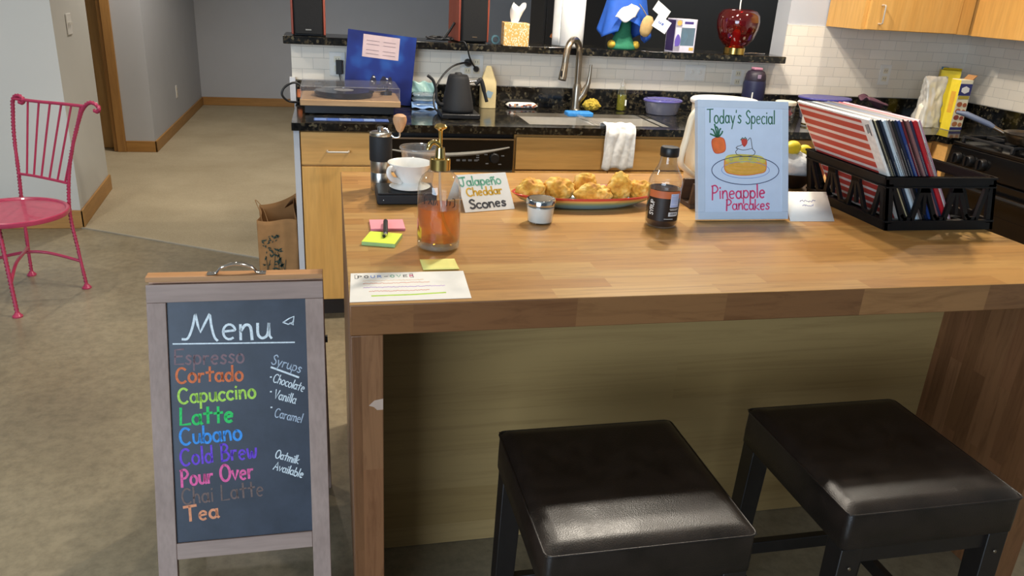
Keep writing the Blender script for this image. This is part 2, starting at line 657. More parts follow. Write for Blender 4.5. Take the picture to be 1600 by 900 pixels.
def dup(root, loc, rotz, label=None):
    """copy of a thing with copies of its parts and sub-parts"""
    r = root.copy()
    COL.objects.link(r)
    r.location = loc
    r.rotation_euler = (0, 0, rotz)
    if label:
        r['label'] = label
    for ch in list(root.children):
        c = ch.copy()
        COL.objects.link(c)
        c.parent = r
        for g in ch.children:
            d = g.copy()
            COL.objects.link(d)
            d.parent = c
    return r


def arc(cx, cy, rx, ry, a0, a1, n=14):
    return [(cx + rx * math.cos(math.radians(a0 + (a1 - a0) * i / n)), cy + ry * math.sin(math.radians(a0 + (a1 - a0) * i / n))) for i in range(n + 1)]


def spline(pts, n=8):
    """Catmull-Rom through 2D or 3D points"""
    P = [Vector(p) for p in pts]
    if len(P) < 3:
        return P
    out = []
    for i in range(len(P) - 1):
        p0 = P[max(0, i - 1)]
        p1, p2 = P[i], P[i + 1]
        p3 = P[min(len(P) - 1, i + 2)]
        for k in range(n):
            t = k / n
            out.append(0.5 * ((2 * p1) + (p2 - p0) * t + (2 * p0 - 5 * p1 + 4 * p2 - p3) * t * t + (3 * p1 - p0 - 3 * p2 + p3) * t ** 3))
    out.append(P[-1])
    return out


def curve2(pts, n=6):
    return [(p[0], p[1]) for p in spline(pts, n)]


# ------------------------------------------------------------------ handwriting: strokes per letter (cap height 1)
X = 0.56
GL = {
    'A': (.66, [[(0, 0), (.33, 1), (.66, 0)], [(.12, .36), (.56, .36)]]),
    'B': (.56, [[(.05, 1), (.02, 0)], curve2([(0, .98), (.3, 1), (.46, .8), (.3, .56), (.05, .52)]) + curve2([(.05, .52), (.4, .5), (.54, .26), (.38, .03), (0, 0)])]),
    'C': (.66, [arc(.36, .48, .36, .5, 50, 310, 18)]),
    'E': (.56, [[(.56, 1), (.03, .97), (0, 0), (.56, .02)], [(.02, .52), (.48, .54)]]),
    'J': (.62, [[(.0, .96), (.62, 1)], curve2([(.36, .98), (.38, .4), (.3, .06), (.12, 0), (.02, .18)])]),
    'L': (.56, [[(.04, 1), (0, 0), (.56, .03)]]),
    'M': (1.15, [curve2([(-.12, .02), (.06, .05), (.22, .45), (.33, 1)]) + [(.42, .55), (.5, .28)] + [(.66, .62), (.84, 1)] + curve2([(.84, 1), (.9, .5), (1.0, .1), (1.1, -.04)])]),
    'O': (.74, [arc(.36, .5, .36, .52, 100, 460, 22)]),
    'P': (.52, [[(.05, 1), (0, -.06)], curve2([(-.02, .97), (.3, 1.02), (.5, .76), (.32, .5), (.04, .46)])]),
    'R': (.56, [[(.05, 1), (0, 0)], curve2([(0, .98), (.34, 1), (.5, .76), (.32, .54), (.04, .5)]), [(.2, .5), (.56, 0)]]),
    'S': (.5, [curve2([(.48, .86), (.28, 1), (.06, .8), (.2, .56), (.42, .4), (.44, .12), (.2, -.02), (0, .12)])]),
    'T': (.7, [[(0, .97), (.7, 1.0)], [(.34, .98), (.32, 0)]]),
    'U': (.6, [curve2([(0, 1), (0, .3), (.25, 0), (.54, .25), (.58, 1)])]),
    'V': (.6, [[(0, 1), (.28, 0), (.6, 1)]]),
    'a': (.52, [arc(.22, .27, .22, .28, 40, 380, 16), [(.45, X), (.44, .1), (.52, 0)]]),
    'b': (.48, [[(.03, 1.02), (.0, .02)], arc(.23, .26, .23, .28, 160, -170, 14)]),
    'c': (.42, [arc(.24, .27, .24, .29, 50, 310, 14)]),
    'd': (.52, [arc(.22, .27, .22, .28, 30, 350, 14), [(.46, 1.02), (.46, .02)]]),
    'e': (.48, [[(.03, .29), (.44, .34)] + arc(.24, .28, .22, .29, 15, 305, 14)]),
    'h': (.46, [[(.03, 1.02), (0, 0)], curve2([(.01, .34), (.2, X), (.38, .45), (.42, 0)])]),
    'i': (.12, [[(.05, X), (.05, 0)], [(.05, .78), (.07, .83)]]),
    'k': (.46, [[(.03, 1.02), (0, 0)], [(.42, X), (.03, .24), (.46, 0)]]),
    'l': (.12, [[(.06, 1.02), (.05, 0)]]),
    'm': (.76, [[(.0, X), (.02, 0)], curve2([(.02, .36), (.18, X), (.32, .45), (.35, 0)]), curve2([(.35, .36), (.52, X), (.68, .45), (.72, 0)])]),
    'n': (.48, [[(.02, X), (.03, 0)], curve2([(.03, .32), (.2, X), (.38, .48), (.44, 0)])]),
    'o': (.5, [arc(.24, .28, .24, .29, 100, 460, 18)]),
    'p': (.48, [[(.03, X), (0, -.42)], arc(.23, .28, .22, .28, 165, -165, 14)]),
    'r': (.38, [[(.03, X), (.04, 0)], curve2([(.03, .28), (.16, .52), (.36, .54)])]),
    's': (.38, [curve2([(.36, .5), (.18, .58), (.06, .44), (.2, .3), (.34, .18), (.22, .0), (0, .06)])]),
    't': (.46, [[(.23, .95), (.22, .02)], [(.0, .58), (.46, .62)]]),
    'u': (.5, [curve2([(.02, X), (.04, .14), (.2, 0), (.38, .14), (.43, X)]), [(.43, X), (.45, .1), (.52, 0)]]),
    'v': (.44, [[(0, X), (.2, 0), (.44, X)]]),
    'w': (.66, [curve2([(0, X), (.06, .1), (.18, .02), (.32, .4)]) + curve2([(.32, .4), (.36, .08), (.5, .02), (.6, .3), (.62, X)])]),
    'y': (.46, [[(0, X), (.2, .04)], [(.44, X), (.1, -.42)]]),
    "'": (.1, [[(.05, 1), (.03, .82)]]),
    '-': (.4, [[(.03, .42), (.37, .44)]]),
    ' ': (.30, []),
}
GL['ñ'] = (GL['n'][0], GL['n'][1] + [curve2([(.02, .74), (.14, .84), (.28, .76), (.42, .86)])])


def write(b, text, x0, y0, x1, y1, cap, w, P, gap=0.16, slant=0.0, h=0.0004, seed=0):
    """handwritten line from (x0, y0) to (x1, y1) on plane P"""
    rnd = random.Random(seed + len(text))
    tot = sum(GL[c][0] + gap for c in text) - gap
    L = math.hypot(x1 - x0, y1 - y0)
    sx = L / tot
    ux, uy = (x1 - x0) / L, (y1 - y0) / L
    cx = 0.0
    for c in text:
        wd, strokes = GL[c]
        dy = rnd.uniform(-.03, .03) * cap
        for s in strokes:
            line = []
            for a, q in s:
                px = (cx + a) * sx + q * cap * slant
                py = q * cap + dy
                line.append((x0 + ux * px - uy * py, y0 + uy * px + ux * py))
            b.ribbon(line, w * rnd.uniform(.9, 1.15), P, h)
        cx += wd + gap
    return b


def plane(O, U, V, N):
    O, U, V, N = Vector(O), Vector(U).normalized(), Vector(V).normalized(), Vector(N).normalized()
    return lambda x, y, h=0.0: O + U * x + V * y + N * h


def rough_blob(b, c, rx, ry, rz, seed, amp=0.18, freq=22.0, n=3, zmin=-1.0):
    bm = bmesh.new()
    bmesh.ops.create_icosphere(bm, subdivisions=n, radius=1.0)
    off = Vector((seed * 3.1, seed * 1.7, seed * 0.9))
    vs = []
    for v in bm.verts:
        p = Vector((v.co.x * rx, v.co.y * ry, max(v.co.z, zmin) * rz))
        k = 1 + amp * noise.noise(p * freq + off) + amp * .6 * noise.noise(p * freq * 2.6 + off)
        vs.append(Vector(c) + Vector((p.x * k, p.y * k, p.z * (k if p.z > 0 else 1))))
    bm.verts.index_update()
    fs = [[v.index for v in f.verts] for f in bm.faces]
    bm.free()
    return b.add(vs, fs)

# ================================================================== SETTING
Z0 = (0, 0, 0)
struct('floor', B().box(-6, 3.8, -5, 3.56, -0.1, 0.0).box(-6, 3.8, 3.56, 8.5, -0.1, -0.0005), M['concrete'], at=Z0)
# carpeted hall: its front edge runs at an angle from the wall corner to behind the kitchen
cp = [(-1.515, 3.56), (-0.2, 2.80), (2.6, 2.80), (2.6, 8.5), (-1.6, 8.5), (-1.6, 6.2), (-6, 6.2), (-6, 4.4), (-1.6, 4.4)]
struct('floor_carpet', B().prism(cp, lambda x, y, h: (x, y, h), 0.006), M['carpet'], at=Z0)
struct('trim_1', B().prism([(-1.51, 3.545), (-0.2, 2.785), (-0.2, 2.80), (-1.51, 3.56)], lambda x, y, h: (x, y, h), 0.007), plain('pale threshold strip', 'a59b88', .5), at=Z0)
struct('ceiling', B().box(-6, 3.8, -5, 8.6, 2.75, 2.85), M['white_paint'], at=Z0)
struct('wall_left', B().prism([(-6, 3.56), (-1.504, 3.56), (-1.568, 4.47), (-6, 4.47)], lambda x, y, h: (x, y, h), 2.75), M['wall_bright'], at=Z0)
struct('wall_hall', B().box(-1.789, -1.504, 5.764, 8.48, 0, 2.75).box(-6, -2.66, 5.764, 5.95, 0, 2.75).box(-2.66, -1.789, 5.764, 5.95, 2.09, 2.75).box(-6, -1.789, 6.3, 6.4, 0, 2.75), M['wall_grey'], at=Z0)
struct('wall_far', B().box(-1.789, 3.8, 8.48, 8.6, 0, 2.75), M['wall_grey'], at=Z0)
struct('wall_charcoal', B().box(1.80, 3.8, 4.85, 5.0, 0.0, 2.75), M['wall_dark'], at=Z0)
struct('wall_right', B().box(3.62, 3.74, -5, 4.9, 0, 2.75), M['wall_bright'], at=Z0)
# half wall behind the counter with a pier at its right end
struct('wall_kitchen', B().box(-0.20, 2.42, 2.664, 2.80, 0, 1.19).box(2.42, 3.62, 2.664, 2.80, 0, 2.75), M['wall_grey'], at=Z0)
struct('wall_tile_back', B().box(-0.205, 2.42, 2.656, 2.664, 1.018, 1.19).box(2.42, 3.615, 2.656, 2.664, 1.018, 1.39), M['tile_x'], at=Z0)
struct('wall_tile_right', B().box(3.61, 3.62, 0.4, 2.656, 1.018, 1.39), M['tile_y'], at=Z0)
struct('trim_2', B().box(-0.216, -0.19, 2.62, 2.668, 0.9155, 1.03), M['wall_grey'], at=Z0)
# baseboards
bb = 0.10
struct('baseboard_left', B().box(-6, -1.49, 3.546, 3.56, 0, bb + .01), M['oak_trim'], bevel=.003, at=Z0)
struct('baseboard_passage', B().prism([(-1.504, 3.546), (-1.490, 3.546), (-1.555, 4.484), (-1.569, 4.484)], lambda x, y, h: (x, y, .0065 + h), bb + .0035), M['oak_trim_y'], bevel=.003, at=Z0)
struct('baseboard_hall', B().box(-1.504, -1.490, 5.75, 8.466, 0.0065, bb), M['oak_trim_y'], bevel=.003, at=Z0)
struct('baseboard_hall_end', B().box(-1.733, -1.490, 5.75, 5.764, 0.0065, bb), M['oak_trim'], bevel=.003, at=Z0)
struct('baseboard_far', B().box(-1.49, 3.6, 8.466, 8.48, 0.0065, bb), M['oak_trim'], bevel=.003, at=Z0)
# hall door with its casing
d1 = struct('door_1', B().box(-2.62, -1.83, 5.89, 5.93, 0.012, 2.05), M['door_wood'], bevel=.002, at=Z0)
obj('door_knob', B().lathe([(0, 0), (.022, .0), (.03, .02), (.024, .04), (0, .045)], 16, M4=Matrix.Translation((-2.55, 5.89, 1.0)) @ Matrix.Rotation(math.pi / 2, 4, 'X')), M['nickel'], d1)
struct('trim_3', B().box(-1.803, -1.733, 5.744, 5.764, 0.0065, 2.15).box(-1.835, -1.789, 5.764, 5.95, 0.0065, 2.09).box(-2.72, -2.65, 5.744, 5.764, 0.0065, 2.15).box(-2.65, -1.803, 5.744, 5.764, 2.08, 2.15), M['oak_trim_z'], bevel=.003, at=Z0)


# ------------------------------------------------------------------ plates on the walls
def wall_plate(name, label, cat, c, wall, w, h, kind, group=None):
    """wall: 'back' faces -y, 'hall' faces +x. kind: sockets / toggles / blank"""
    rz = {'back': 0.0, 'hall': math.pi / 2}[wall]
    t = thing(name, label, cat, c, rz + (.07 if kind == 'toggles' and wall == 'hall' else 0), group)
    obj('cover_plate', B().box(-w / 2, w / 2, -.005, 0, -h / 2, h / 2), M['white_plastic'], t, bevel=.0015, local=True)
    k = max(1, round(w / .055)) if kind != 'blank' else 1
    for i in range(k):
        x = (i - (k - 1) / 2) * .046
        if kind == 'toggles':
            obj('toggle', B().box(x - .005, x + .005, -.017, -.005, -.004, .012), M['white_plastic'], t, bevel=.001, local=True)
        else:
            for s in (-1, 1):
                r = obj('socket', B().box(x - .016, x + .016, -.007, -.005, s * .022 - .014, s * .022 + .014), M['ivory_plastic'], t, bevel=.001, local=True)
                obj('slots', B().box(x - .007, x - .005, -.0074, -.0069, s * .022 - .005, s * .022 + .006).box(x + .005, x + .007, -.0074, -.0069, s * .022 - .005, s * .022 + .006), M['black'], r, local=True)
    return t


TB = 2.6555
wall_plate('light_switch', 'white light switch plate with toggles on the left wall return', 'light switch', (-1.5285, 3.925, 1.148), 'hall', .12, .118, 'toggles')
wall_plate('wall_outlet', 'small white outlet low on the grey hall wall', 'outlet', (-1.5035, 6.94, 0.36), 'hall', .072, .118, 'sockets')
wall_plate('wall_outlet', 'white outlet behind the blue album cover with a black plug in it', 'outlet', (0.012, TB, 1.098), 'back', .075, .112, 'sockets')
wall_plate('wall_outlet', 'white outlet above the black kettle with two black plugs', 'outlet', (0.68, TB, 1.11), 'back', .118, .112, 'sockets')
wall_plate('wall_outlet', 'white switch and outlet plate right of the sink below the ledge', 'outlet', (1.91, TB, 1.118), 'back', .118, .082, 'toggles')
wall_plate('wall_outlet', 'white outlet partly hidden behind the dark blue water bottle', 'outlet', (2.165, TB, 1.10), 'back', .075, .082, 'sockets')
wall_plate('wall_outlet', 'white outlet on the tiles under the upper cabinets', 'outlet', (3.087, TB, 1.145), 'back', .07, .112, 'sockets')

# ------------------------------------------------------------------ granite ledge and countertop
led = [(-0.235, 2.558), (2.425, 2.558), (2.425, 2.655), (2.405, 2.83), (-0.19, 2.83)]
tag(obj('granite_ledge', B().prism([(-0.235, 2.558), (2.385, 2.558), (2.385, 2.83), (-0.235, 2.83)], lambda x, y, h: (x, y, 1.1905 + h), 0.036), M['granite'], bevel=.004, at=Z0),
    'raised dark granite ledge topping the white tiled half wall', 'ledge')
ct = thing('granite_countertop', 'dark speckled granite countertop with splash along the back kitchen wall', 'countertop', (0, 2.02, .88))
SX0, SX1, SY0, SY1 = .86, 1.56, 2.10, 2.46
slab = B().box(-.189, SX0, 2.02, 2.655, .882, .915).box(SX1, 3.608, 2.02, 2.655, .882, .915)
slab.box(SX0, SX1, 2.02, SY0, .882, .915).box(SX0, SX1, SY1, 2.655, .882, .915).box(2.985, 3.608, 1.945, 2.02, .882, .915)
obj('slab', slab, M['granite'], ct)
obj('backsplash', B().box(-.183, 3.608, 2.637, 2.655, .9152, 1.017).box(3.59, 3.608, 1.945, 2.637, .9152, 1.017), M['granite'], ct, bevel=.002)

SINKM = plain('satin sink steel', 'd2cdc4', .42, .55, .04, 40)
# sink: two steel bowls below the cut-out
sk = thing('kitchen_sink', 'double bowl stainless steel sink set in the granite counter', 'sink', (1.21, 2.28, .70))


def bowl(x0, x1):
    b = B()
    t = .004
    b.box(x0, x1, SY0, SY1, .715, .715 + t)
    b.box(x0, x0 + t, SY0, SY1, .715, .9)
    b.box(x1 - t, x1, SY0, SY1, .715, .9)
    b.box(x0, x1, SY0, SY0 + t, .715, .9)
    b.box(x0, x1, SY1 - t, SY1, .715, .9)
    return b


mid = (SX0 + SX1) / 2
for x0, x1 in ((SX0 + .001, mid - .012), (mid + .012, SX1 - .001)):
    bo = obj('bowl', bowl(x0, x1), SINKM, sk)
    obj('drain', B().lathe([(0, .7195), (.04, .7195), (.042, .721), (0, .7215)], 20, ((x0 + x1) / 2, 2.28, 0)), M['chrome'], bo)
obj('divider', B().box(mid - .013, mid + .013, SY0, SY1, .84, .895), SINKM, sk, bevel=.006)
rim = B()
rim.box(SX0 - .0, SX0 + .005, SY0, SY1, .895, .913).box(SX1 - .005, SX1, SY0, SY1, .895, .913).box(SX0, SX1, SY0, SY0 + .005, .895, .913).box(SX0, SX1, SY1 - .005, SY1, .895, .913)
obj('rim', rim, M['chrome'], sk)

# faucet
fc = thing('kitchen_faucet', 'brushed nickel gooseneck faucet with pull-down spray head behind the sink', 'faucet', (1.217, 2.555, .915))
obj('base', B().lathe([(0, .9155), (.030, .9155), (.030, .921), (.025, .926), (.023, .95), (.023, 1.035), (.0185, 1.05), (0, 1.05)], 24, (1.217, 2.555, 0)), M['nickel'], fc)
fx = [(1.217, 1.04), (1.215, 1.12), (1.212, 1.19), (1.203, 1.235), (1.180, 1.264), (1.150, 1.268), (1.123, 1.245), (1.110, 1.205), (1.104, 1.16)]
obj('spout', B().tube(spline([(x, 2.555 - (1.217 - x) * 1.15, z) for x, z in fx], 6), .0168, 14), M['nickel'], fc)
sp_ = [(1.104, 2.425, 1.165), (1.100, 2.42, 1.135), (1.093, 2.412, 1.10), (1.089, 2.408, 1.083)]
hd = obj('spray_head', B().tube(sp_, [.0155, .018, .021, .020], 16), M['nickel'], fc)
obj('button', B().box(1.075, 1.083, 2.385, 2.392, 1.10, 1.13), M['black'], hd, bevel=.002)
obj('valve_arm', B().tube([(1.225, 2.553, .965), (1.25, 2.548, 1.0), (1.268, 2.546, 1.045)], [.020, .020, .014], 14), M['nickel'], fc)
obj('handle', B().tube([(1.262, 2.547, 1.02), (1.272, 2.545, 1.06), (1.276, 2.544, 1.10), (1.277, 2.543, 1.15)], [.013, .012, .008, .007], 12), M['nickel'], fc)


M['handle'] = plain('satin handle metal', 'd8d2c6', .38, .6, .03)

# ------------------------------------------------------------------ base cabinets and dishwasher along the back wall
def pull(b, p0, p1, out, r=.0042):
    p0, p1, o = Vector(p0), Vector(p1), Vector(out)
    e = (p1 - p0).normalized() * .012
    b.tube([p0, p0 + o * .8, p0 + o + e * .4, p0 + o + e, p1 + o - e, p1 + o - e * .4, p1 + o * .8, p1], r, 8)
    return b


FY = 2.04      # door faces
cb = thing('base_cabinet', 'maple base cabinet with drawer and tall door at the left counter end', 'cabinet', (.03, 2.3, 0))
obj('carcass', B().box(-.158, .178, FY + .021, 2.65, .10, .8815).box(-.158, .178, FY + .09, 2.65, 0, .10), M['maple'], cb)
obj('end_panel', B().box(-.183, -.159, FY + .0, 2.655, 0.0, .8815), M['wall_grey'], cb)
dr = obj('drawer', B().box(-.154, .174, FY, FY + .0205, .733, .874), M['maple'], cb, bevel=.002)
obj('handle', pull(B(), (-.045, FY, .795), (.045, FY, .795), (0, -.03, 0)), M['handle'], dr)
obj('door', B().box(-.154, .174, FY, FY + .0205, .104, .725), M['maple_z'], cb, bevel=.002)
obj('toe_kick', B().box(-.158, .178, FY + .078, FY + .0895, 0, .0995), M['cab_dark'], cb)

dw = thing('dishwasher', 'black dishwasher with curved silver handle and control knob below the counter', 'dishwasher', (.48, 2.3, 0))
obj('body', B().box(.183, .777, FY + .024, 2.64, .10, .879), M['black'], dw)
obj('toe_panel', B().box(.19, .77, FY + .06, FY + .08, 0, .0995), M['black'], dw)
cp_ = obj('control_panel', B().box(.184, .776, FY - .012, FY + .0235, .717, .862), M['black_gloss'], dw, bevel=.004)
obj('top_trim', B().box(.184, .776, FY - .014, FY - .0125, .853, .860), M['steel'], cp_)
arcp = spline([(.23, .806), (.34, .790), (.46, .786), (.58, .793), (.67, .805), (.755, .822)], 8)
hb = B().tube([(x, FY - .018, z) for x, z in arcp], [.003 + .006 * math.sin(math.pi * i / (len(arcp) - 1)) for i in range(len(arcp))], 8)
obj('handle_trim', hb, plain('dull silver trim', '8f8b82', .5, .4), cp_)
kn = obj('knob', B().lathe([(.024, 0), (.021, .014), (.019, .016), (0, .016)], 24, M4=Matrix.Translation((.688, FY - .0122, .772)) @ Matrix.Rotation(math.pi / 2, 4, 'X')), M['black'], cp_)
obj('knob_pointer', B().tube(arc(0, 0, .0, .0, 0, 1, 1) and [(.688 + .0215 * math.cos(a), FY - .02, .772 + .0215 * math.sin(a)) for a in [math.radians(x) for x in range(40, 145, 15)]], .0012, 6), M['steel'], kn)
for i in range(4):
    obj('button', B().box(.515 + i * .027, .532 + i * .027, FY - .0135, FY - .0122, .757, .766), plain('button grey', '6a6a6a', .5), cp_)
mk = B()
for x, z in ((.688, .81), (.649, .788), (.727, .783), (.656, .747), (.715, .744), (.612, .774), (.612, .764), (.612, .784)):
    mk.box(x - .007, x + .007, FY - .0128, FY - .0121, z - .0022, z + .0022)
obj('markings', mk, plain('panel print grey', '8c8c8c', .6), cp_)
obj('door', B().box(.184, .776, FY - .004, FY + .0235, .105, .714), plain('steel grey door', '77746d', .35, .7), dw, bevel=.003)

sc_ = thing('sink_cabinet', 'maple sink base cabinet with a wide false drawer front', 'cabinet', (1.24, 2.3, 0))
obj('carcass', B().box(.783, 1.70, FY + .021, FY + .05, .10, .881).box(.783, 1.70, FY + .09, FY + .1, 0, .10).box(.783, .80, FY + .05, 2.65, .1, .70).box(1.683, 1.70, FY + .05, 2.65, .1, .70), M['maple'], sc_)
obj('false_drawer_front', B().box(.79, 1.69, FY, FY + .0205, .718, .866), M['maple'], sc_, bevel=.002)
for x0, x1 in ((.79, 1.237), (1.243, 1.69)):
    obj('door', B().box(x0, x1, FY, FY + .0205, .104, .710), M['maple_z'], sc_, bevel=.002)
obj('toe_kick', B().box(.783, 1.70, FY + .078, FY + .0895, 0, .0995), M['cab_dark'], sc_)
cc = thing('corner_cabinet', 'maple corner base cabinet between the sink cabinet and the range', 'cabinet', (2.6, 2.3, 0))
obj('carcass', B().box(1.705, 3.0, FY + .021, 2.65, 0, .881).box(3.0, 3.6, 1.95, 2.65, 0, .881), M['maple'], cc)
for x0, x1 in ((1.71, 2.33), (2.34, 2.98)):
    w_ = obj('drawer', B().box(x0, x1, FY, FY + .0205, .718, .874), M['maple'], cc, bevel=.002)
    obj('handle', pull(B(), ((x0 + x1) / 2 - .045, FY, .795), ((x0 + x1) / 2 + .045, FY, .795), (0, -.03, 0)), M['nickel'], w_)
    obj('door', B().box(x0, x1, FY, FY + .0205, .104, .710), M['maple_z'], cc, bevel=.002)

# ------------------------------------------------------------------ upper cabinets
UO = plain('cabinet underside', 'c29a63', .5)
u1 = thing('upper_cabinet', 'maple wall cabinet with a bar handle over the tiled back wall', 'cabinet', (2.97, 2.5, 1.392))
obj('carcass', B().box(2.65, 3.29, 2.35, 2.655, 1.392, 2.3), M['maple_z'], u1, bevel=.001)
ud = obj('door', B().box(2.672, 3.215, 2.329, 2.3495, 1.394, 2.3), M['maple_z'], u1, bevel=.002)
obj('handle', pull(B(), (2.735, 2.329, 1.425), (2.735, 2.329, 1.515), (0, -.03, 0)), M['handle'], ud)
obj('filler_strip', B().box(3.218, 3.292, 2.332, 2.3495, 1.392, 2.3), M['maple_z'], u1)
u2 = thing('upper_cabinet', 'maple wall cabinet on the right wall above the range counter', 'cabinet', (3.45, 1.9, 1.390))
obj('carcass', B().box(3.318, 3.608, 1.2, 2.654, 1.390, 2.3), M['maple_z'], u2)
for y0, y1 in ((1.74, 2.318), (1.21, 1.73)):
    q = obj('door', B().box(3.297, 3.3175, y0, y1, 1.388, 2.3), M['maple_z'], u2, bevel=.002)

# ------------------------------------------------------------------ range on the right wall
rg = thing('gas_range', 'black gas range with front knobs on the right wall', 'range', (3.3, 1.55, 0))
RX = 3.0
obj('body', B().box(RX + .022, 3.6, 1.175, 1.925, .02, .885), M['black'], rg)
obj('cooktop', B().box(RX + .004, 3.6, 1.17, 1.93, .8855, .905), M['black_gloss'], rg, bevel=.004)
cpn = obj('control_panel', B().hexa([(RX - .012, 1.172, .775), (RX + .0215, 1.172, .775), (RX + .0215, 1.928, .775), (RX - .012, 1.928, .775), (RX + .003, 1.172, .885), (RX + .0215, 1.172, .885), (RX + .0215, 1.928, .885), (RX + .003, 1.928, .885)]), M['black_gloss'], rg, bevel=.003)
for y in (1.86, 1.78, 1.70, 1.40, 1.32, 1.24):
    obj('knob', B().lathe([(.028, 0), (.026, .022), (.022, .026), (0, .026)], 20, M4=Matrix.Translation((RX - .004, y, .832)) @ Matrix.Rotation(-math.pi / 2, 4, 'Y')).box(RX - .042, RX - .03, y - .005, y + .005, .810, .854), M['black'], cpn)
od = obj('oven_door', B().box(RX - .006, RX + .0215, 1.18, 1.92, .20, .765), M['black_gloss'], rg, bevel=.004)
obj('handle', pull(B(), (RX - .006, 1.25, .715), (RX - .006, 1.85, .715), (-.045, 0, 0), .010), M['black'], od)
obj('window', B().box(RX - .0085, RX - .0065, 1.32, 1.78, .36, .62), M['black_gloss'], od)
obj('drawer', B().box(RX - .006, RX + .0215, 1.18, 1.92, .03, .19), M['black_gloss'], rg, bevel=.004)
for (gx, gy) in ((3.16, 1.74), (3.16, 1.36), (3.45, 1.74), (3.45, 1.36)):
    g = B()
    for s in (-1, 1):
        g.box(gx - .135, gx + .135, gy + s * .15 - .006, gy + s * .15 + .006, .925, .937)
        g.box(gx + s * .13 - .006, gx + s * .13 + .006, gy - .155, gy + .155, .925, .937)
        for s2 in (-1, 1):
            g.box(gx + s * .13 - .007, gx + s * .13 + .007, gy + s2 * .15 - .007, gy + s2 * .15 + .007, .9052, .93)
    g.box(gx - .13, gx - .04, gy - .006, gy + .006, .925, .939).box(gx + .04, gx + .13, gy - .006, gy + .006, .925, .939)
    g.box(gx - .006, gx + .006, gy - .15, gy - .04, .925, .939).box(gx - .006, gx + .006, gy + .04, gy + .15, .925, .939)
    gr_ = obj('grate', g, M['black_matte'], rg, bevel=.002)
    obj('burner', B().lathe([(0, .9052), (.045, .9052), (.045, .915), (.036, .918), (.036, .924), (0, .925)], 20, (gx, gy, 0)), M['black_matte'], gr_)


# ================================================================== ISLAND
isl = thing('kitchen_island', 'oak butcher block waterfall island in the foreground with a pale back panel', 'kitchen island', (.903, .552, 0))
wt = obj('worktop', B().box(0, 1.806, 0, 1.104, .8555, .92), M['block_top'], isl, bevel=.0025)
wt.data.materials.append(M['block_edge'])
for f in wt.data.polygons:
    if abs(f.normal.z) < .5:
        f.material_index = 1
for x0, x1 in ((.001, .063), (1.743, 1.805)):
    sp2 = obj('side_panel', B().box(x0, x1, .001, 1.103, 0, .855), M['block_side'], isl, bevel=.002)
obj('back_panel', B().box(.0635, 1.7425, .414, .432, .002, .855), M['panel_oak'], isl)
obj('rear_panel', B().box(.0635, 1.7425, 1.06, 1.08, .002, .855), M['panel_oak'], isl)
obj('worn_patch', B().prism([(.034, .701), (.045, .712), (.062, .715), (.062, .690), (.050, .690), (.044, .697)], lambda x, z, h: (x, .0012 - h, z), .0006), plain('worn bare patch', 'b79c8a', .6), isl)
TOPZ = .9203


def thin(b, quad, z0, z1):
    return b.hexa([(x, y, z0) for x, y in quad] + [(x, y, z1) for x, y in quad])


INK = {k: plain('ink ' + k, h, .7, 0, .12, 60) for k, h in dict(green='2c6a52', pink='d6487c', navy='33406a', grey='4a4a4e', teal='6fae93',
       gold='d8a930', red='c2443c', orange='d9662f', violet='b58bd0', lime='b5d94a', peach='e8bd92', sky='6d8fd0', black='1c1c1e').items()}

# -------- recipe sheet
pt = thing('recipe_sheet', 'white handwritten pour-over recipe sheet at the front left island edge', 'paper', (.12, .09, .92))
obj('sheet', thin(B(), [(-.002 + .003, .012), (.236, .015), (.244, .169), (.007, .169)], .9205, .9211), M['paper'], pt)
PP = plane((.0, .0, .9211), (1, 0, 0), (0, 1, 0), (0, 0, 1))
ws = [('P', 'black'), ('O', 'grey'), ('U', 'sky'), ('R', 'sky'), ('-', 'black'), ('O', 'teal'), ('V', 'teal'), ('E', 'grey'), ('R', 'pink')]
for i, (c, k) in enumerate(ws):
    obj('heading_letter', write(B(), c, .021 + i * .0133, .140, .021 + i * .0133 + .0075, .140, .013, .0016, PP), INK[k], pt)
obj('heading_frame', B().ribbon([(.128, .158), (.134, .158), (.134, .136), (.128, .136)], .0009, PP).ribbon([(.02, .158), (.015, .158), (.015, .136), (.02, .136)], .0009, PP), INK['grey'], pt)
for (y, x0, x1, k, w_) in ((.122, .03, .155, 'peach', .0010), (.107, .03, .165, 'orange', .0010), (.085, .03, .195, 'violet', .0016), (.064, .04, .160, 'orange', .0011)):
    rr = random.Random(int(y * 1000))
    line = []
    x = x0
    while x < x1:
        line.append((x, y + rr.uniform(-.0022, .0022)))
        x += .0022
    obj('handwriting', B().ribbon(line, w_, PP), INK[k], pt)
obj('highlighter_line', B().ribbon([(.045, .040), (.12, .041), (.188, .047)], .006, PP, .0002), INK['lime'], pt)

# -------- sticky notes and pen
STICK_P = plain('pink sticky paper', 'f09aa6', .75, 0, .02)
STICK_Y = plain('yellow green sticky paper', 'dff04a', .75, 0, .02)
STICK_L = plain('pale yellow sticky paper', 'ece88a', .75, 0, .02)


def pad(name, label, cx, cy, w, d, h, rot, mt, layers):
    t = thing(name, label, 'sticky notes', (cx, cy, TOPZ), math.radians(rot))
    obj('sheets', B().box(-w / 2, w / 2, -d / 2, d / 2, 0, h * .92), layers, t, local=True)
    obj('top_sheet', B().box(-w / 2, w / 2, -d / 2, d / 2, h * .92 + .0001, h), mt, t, local=True)


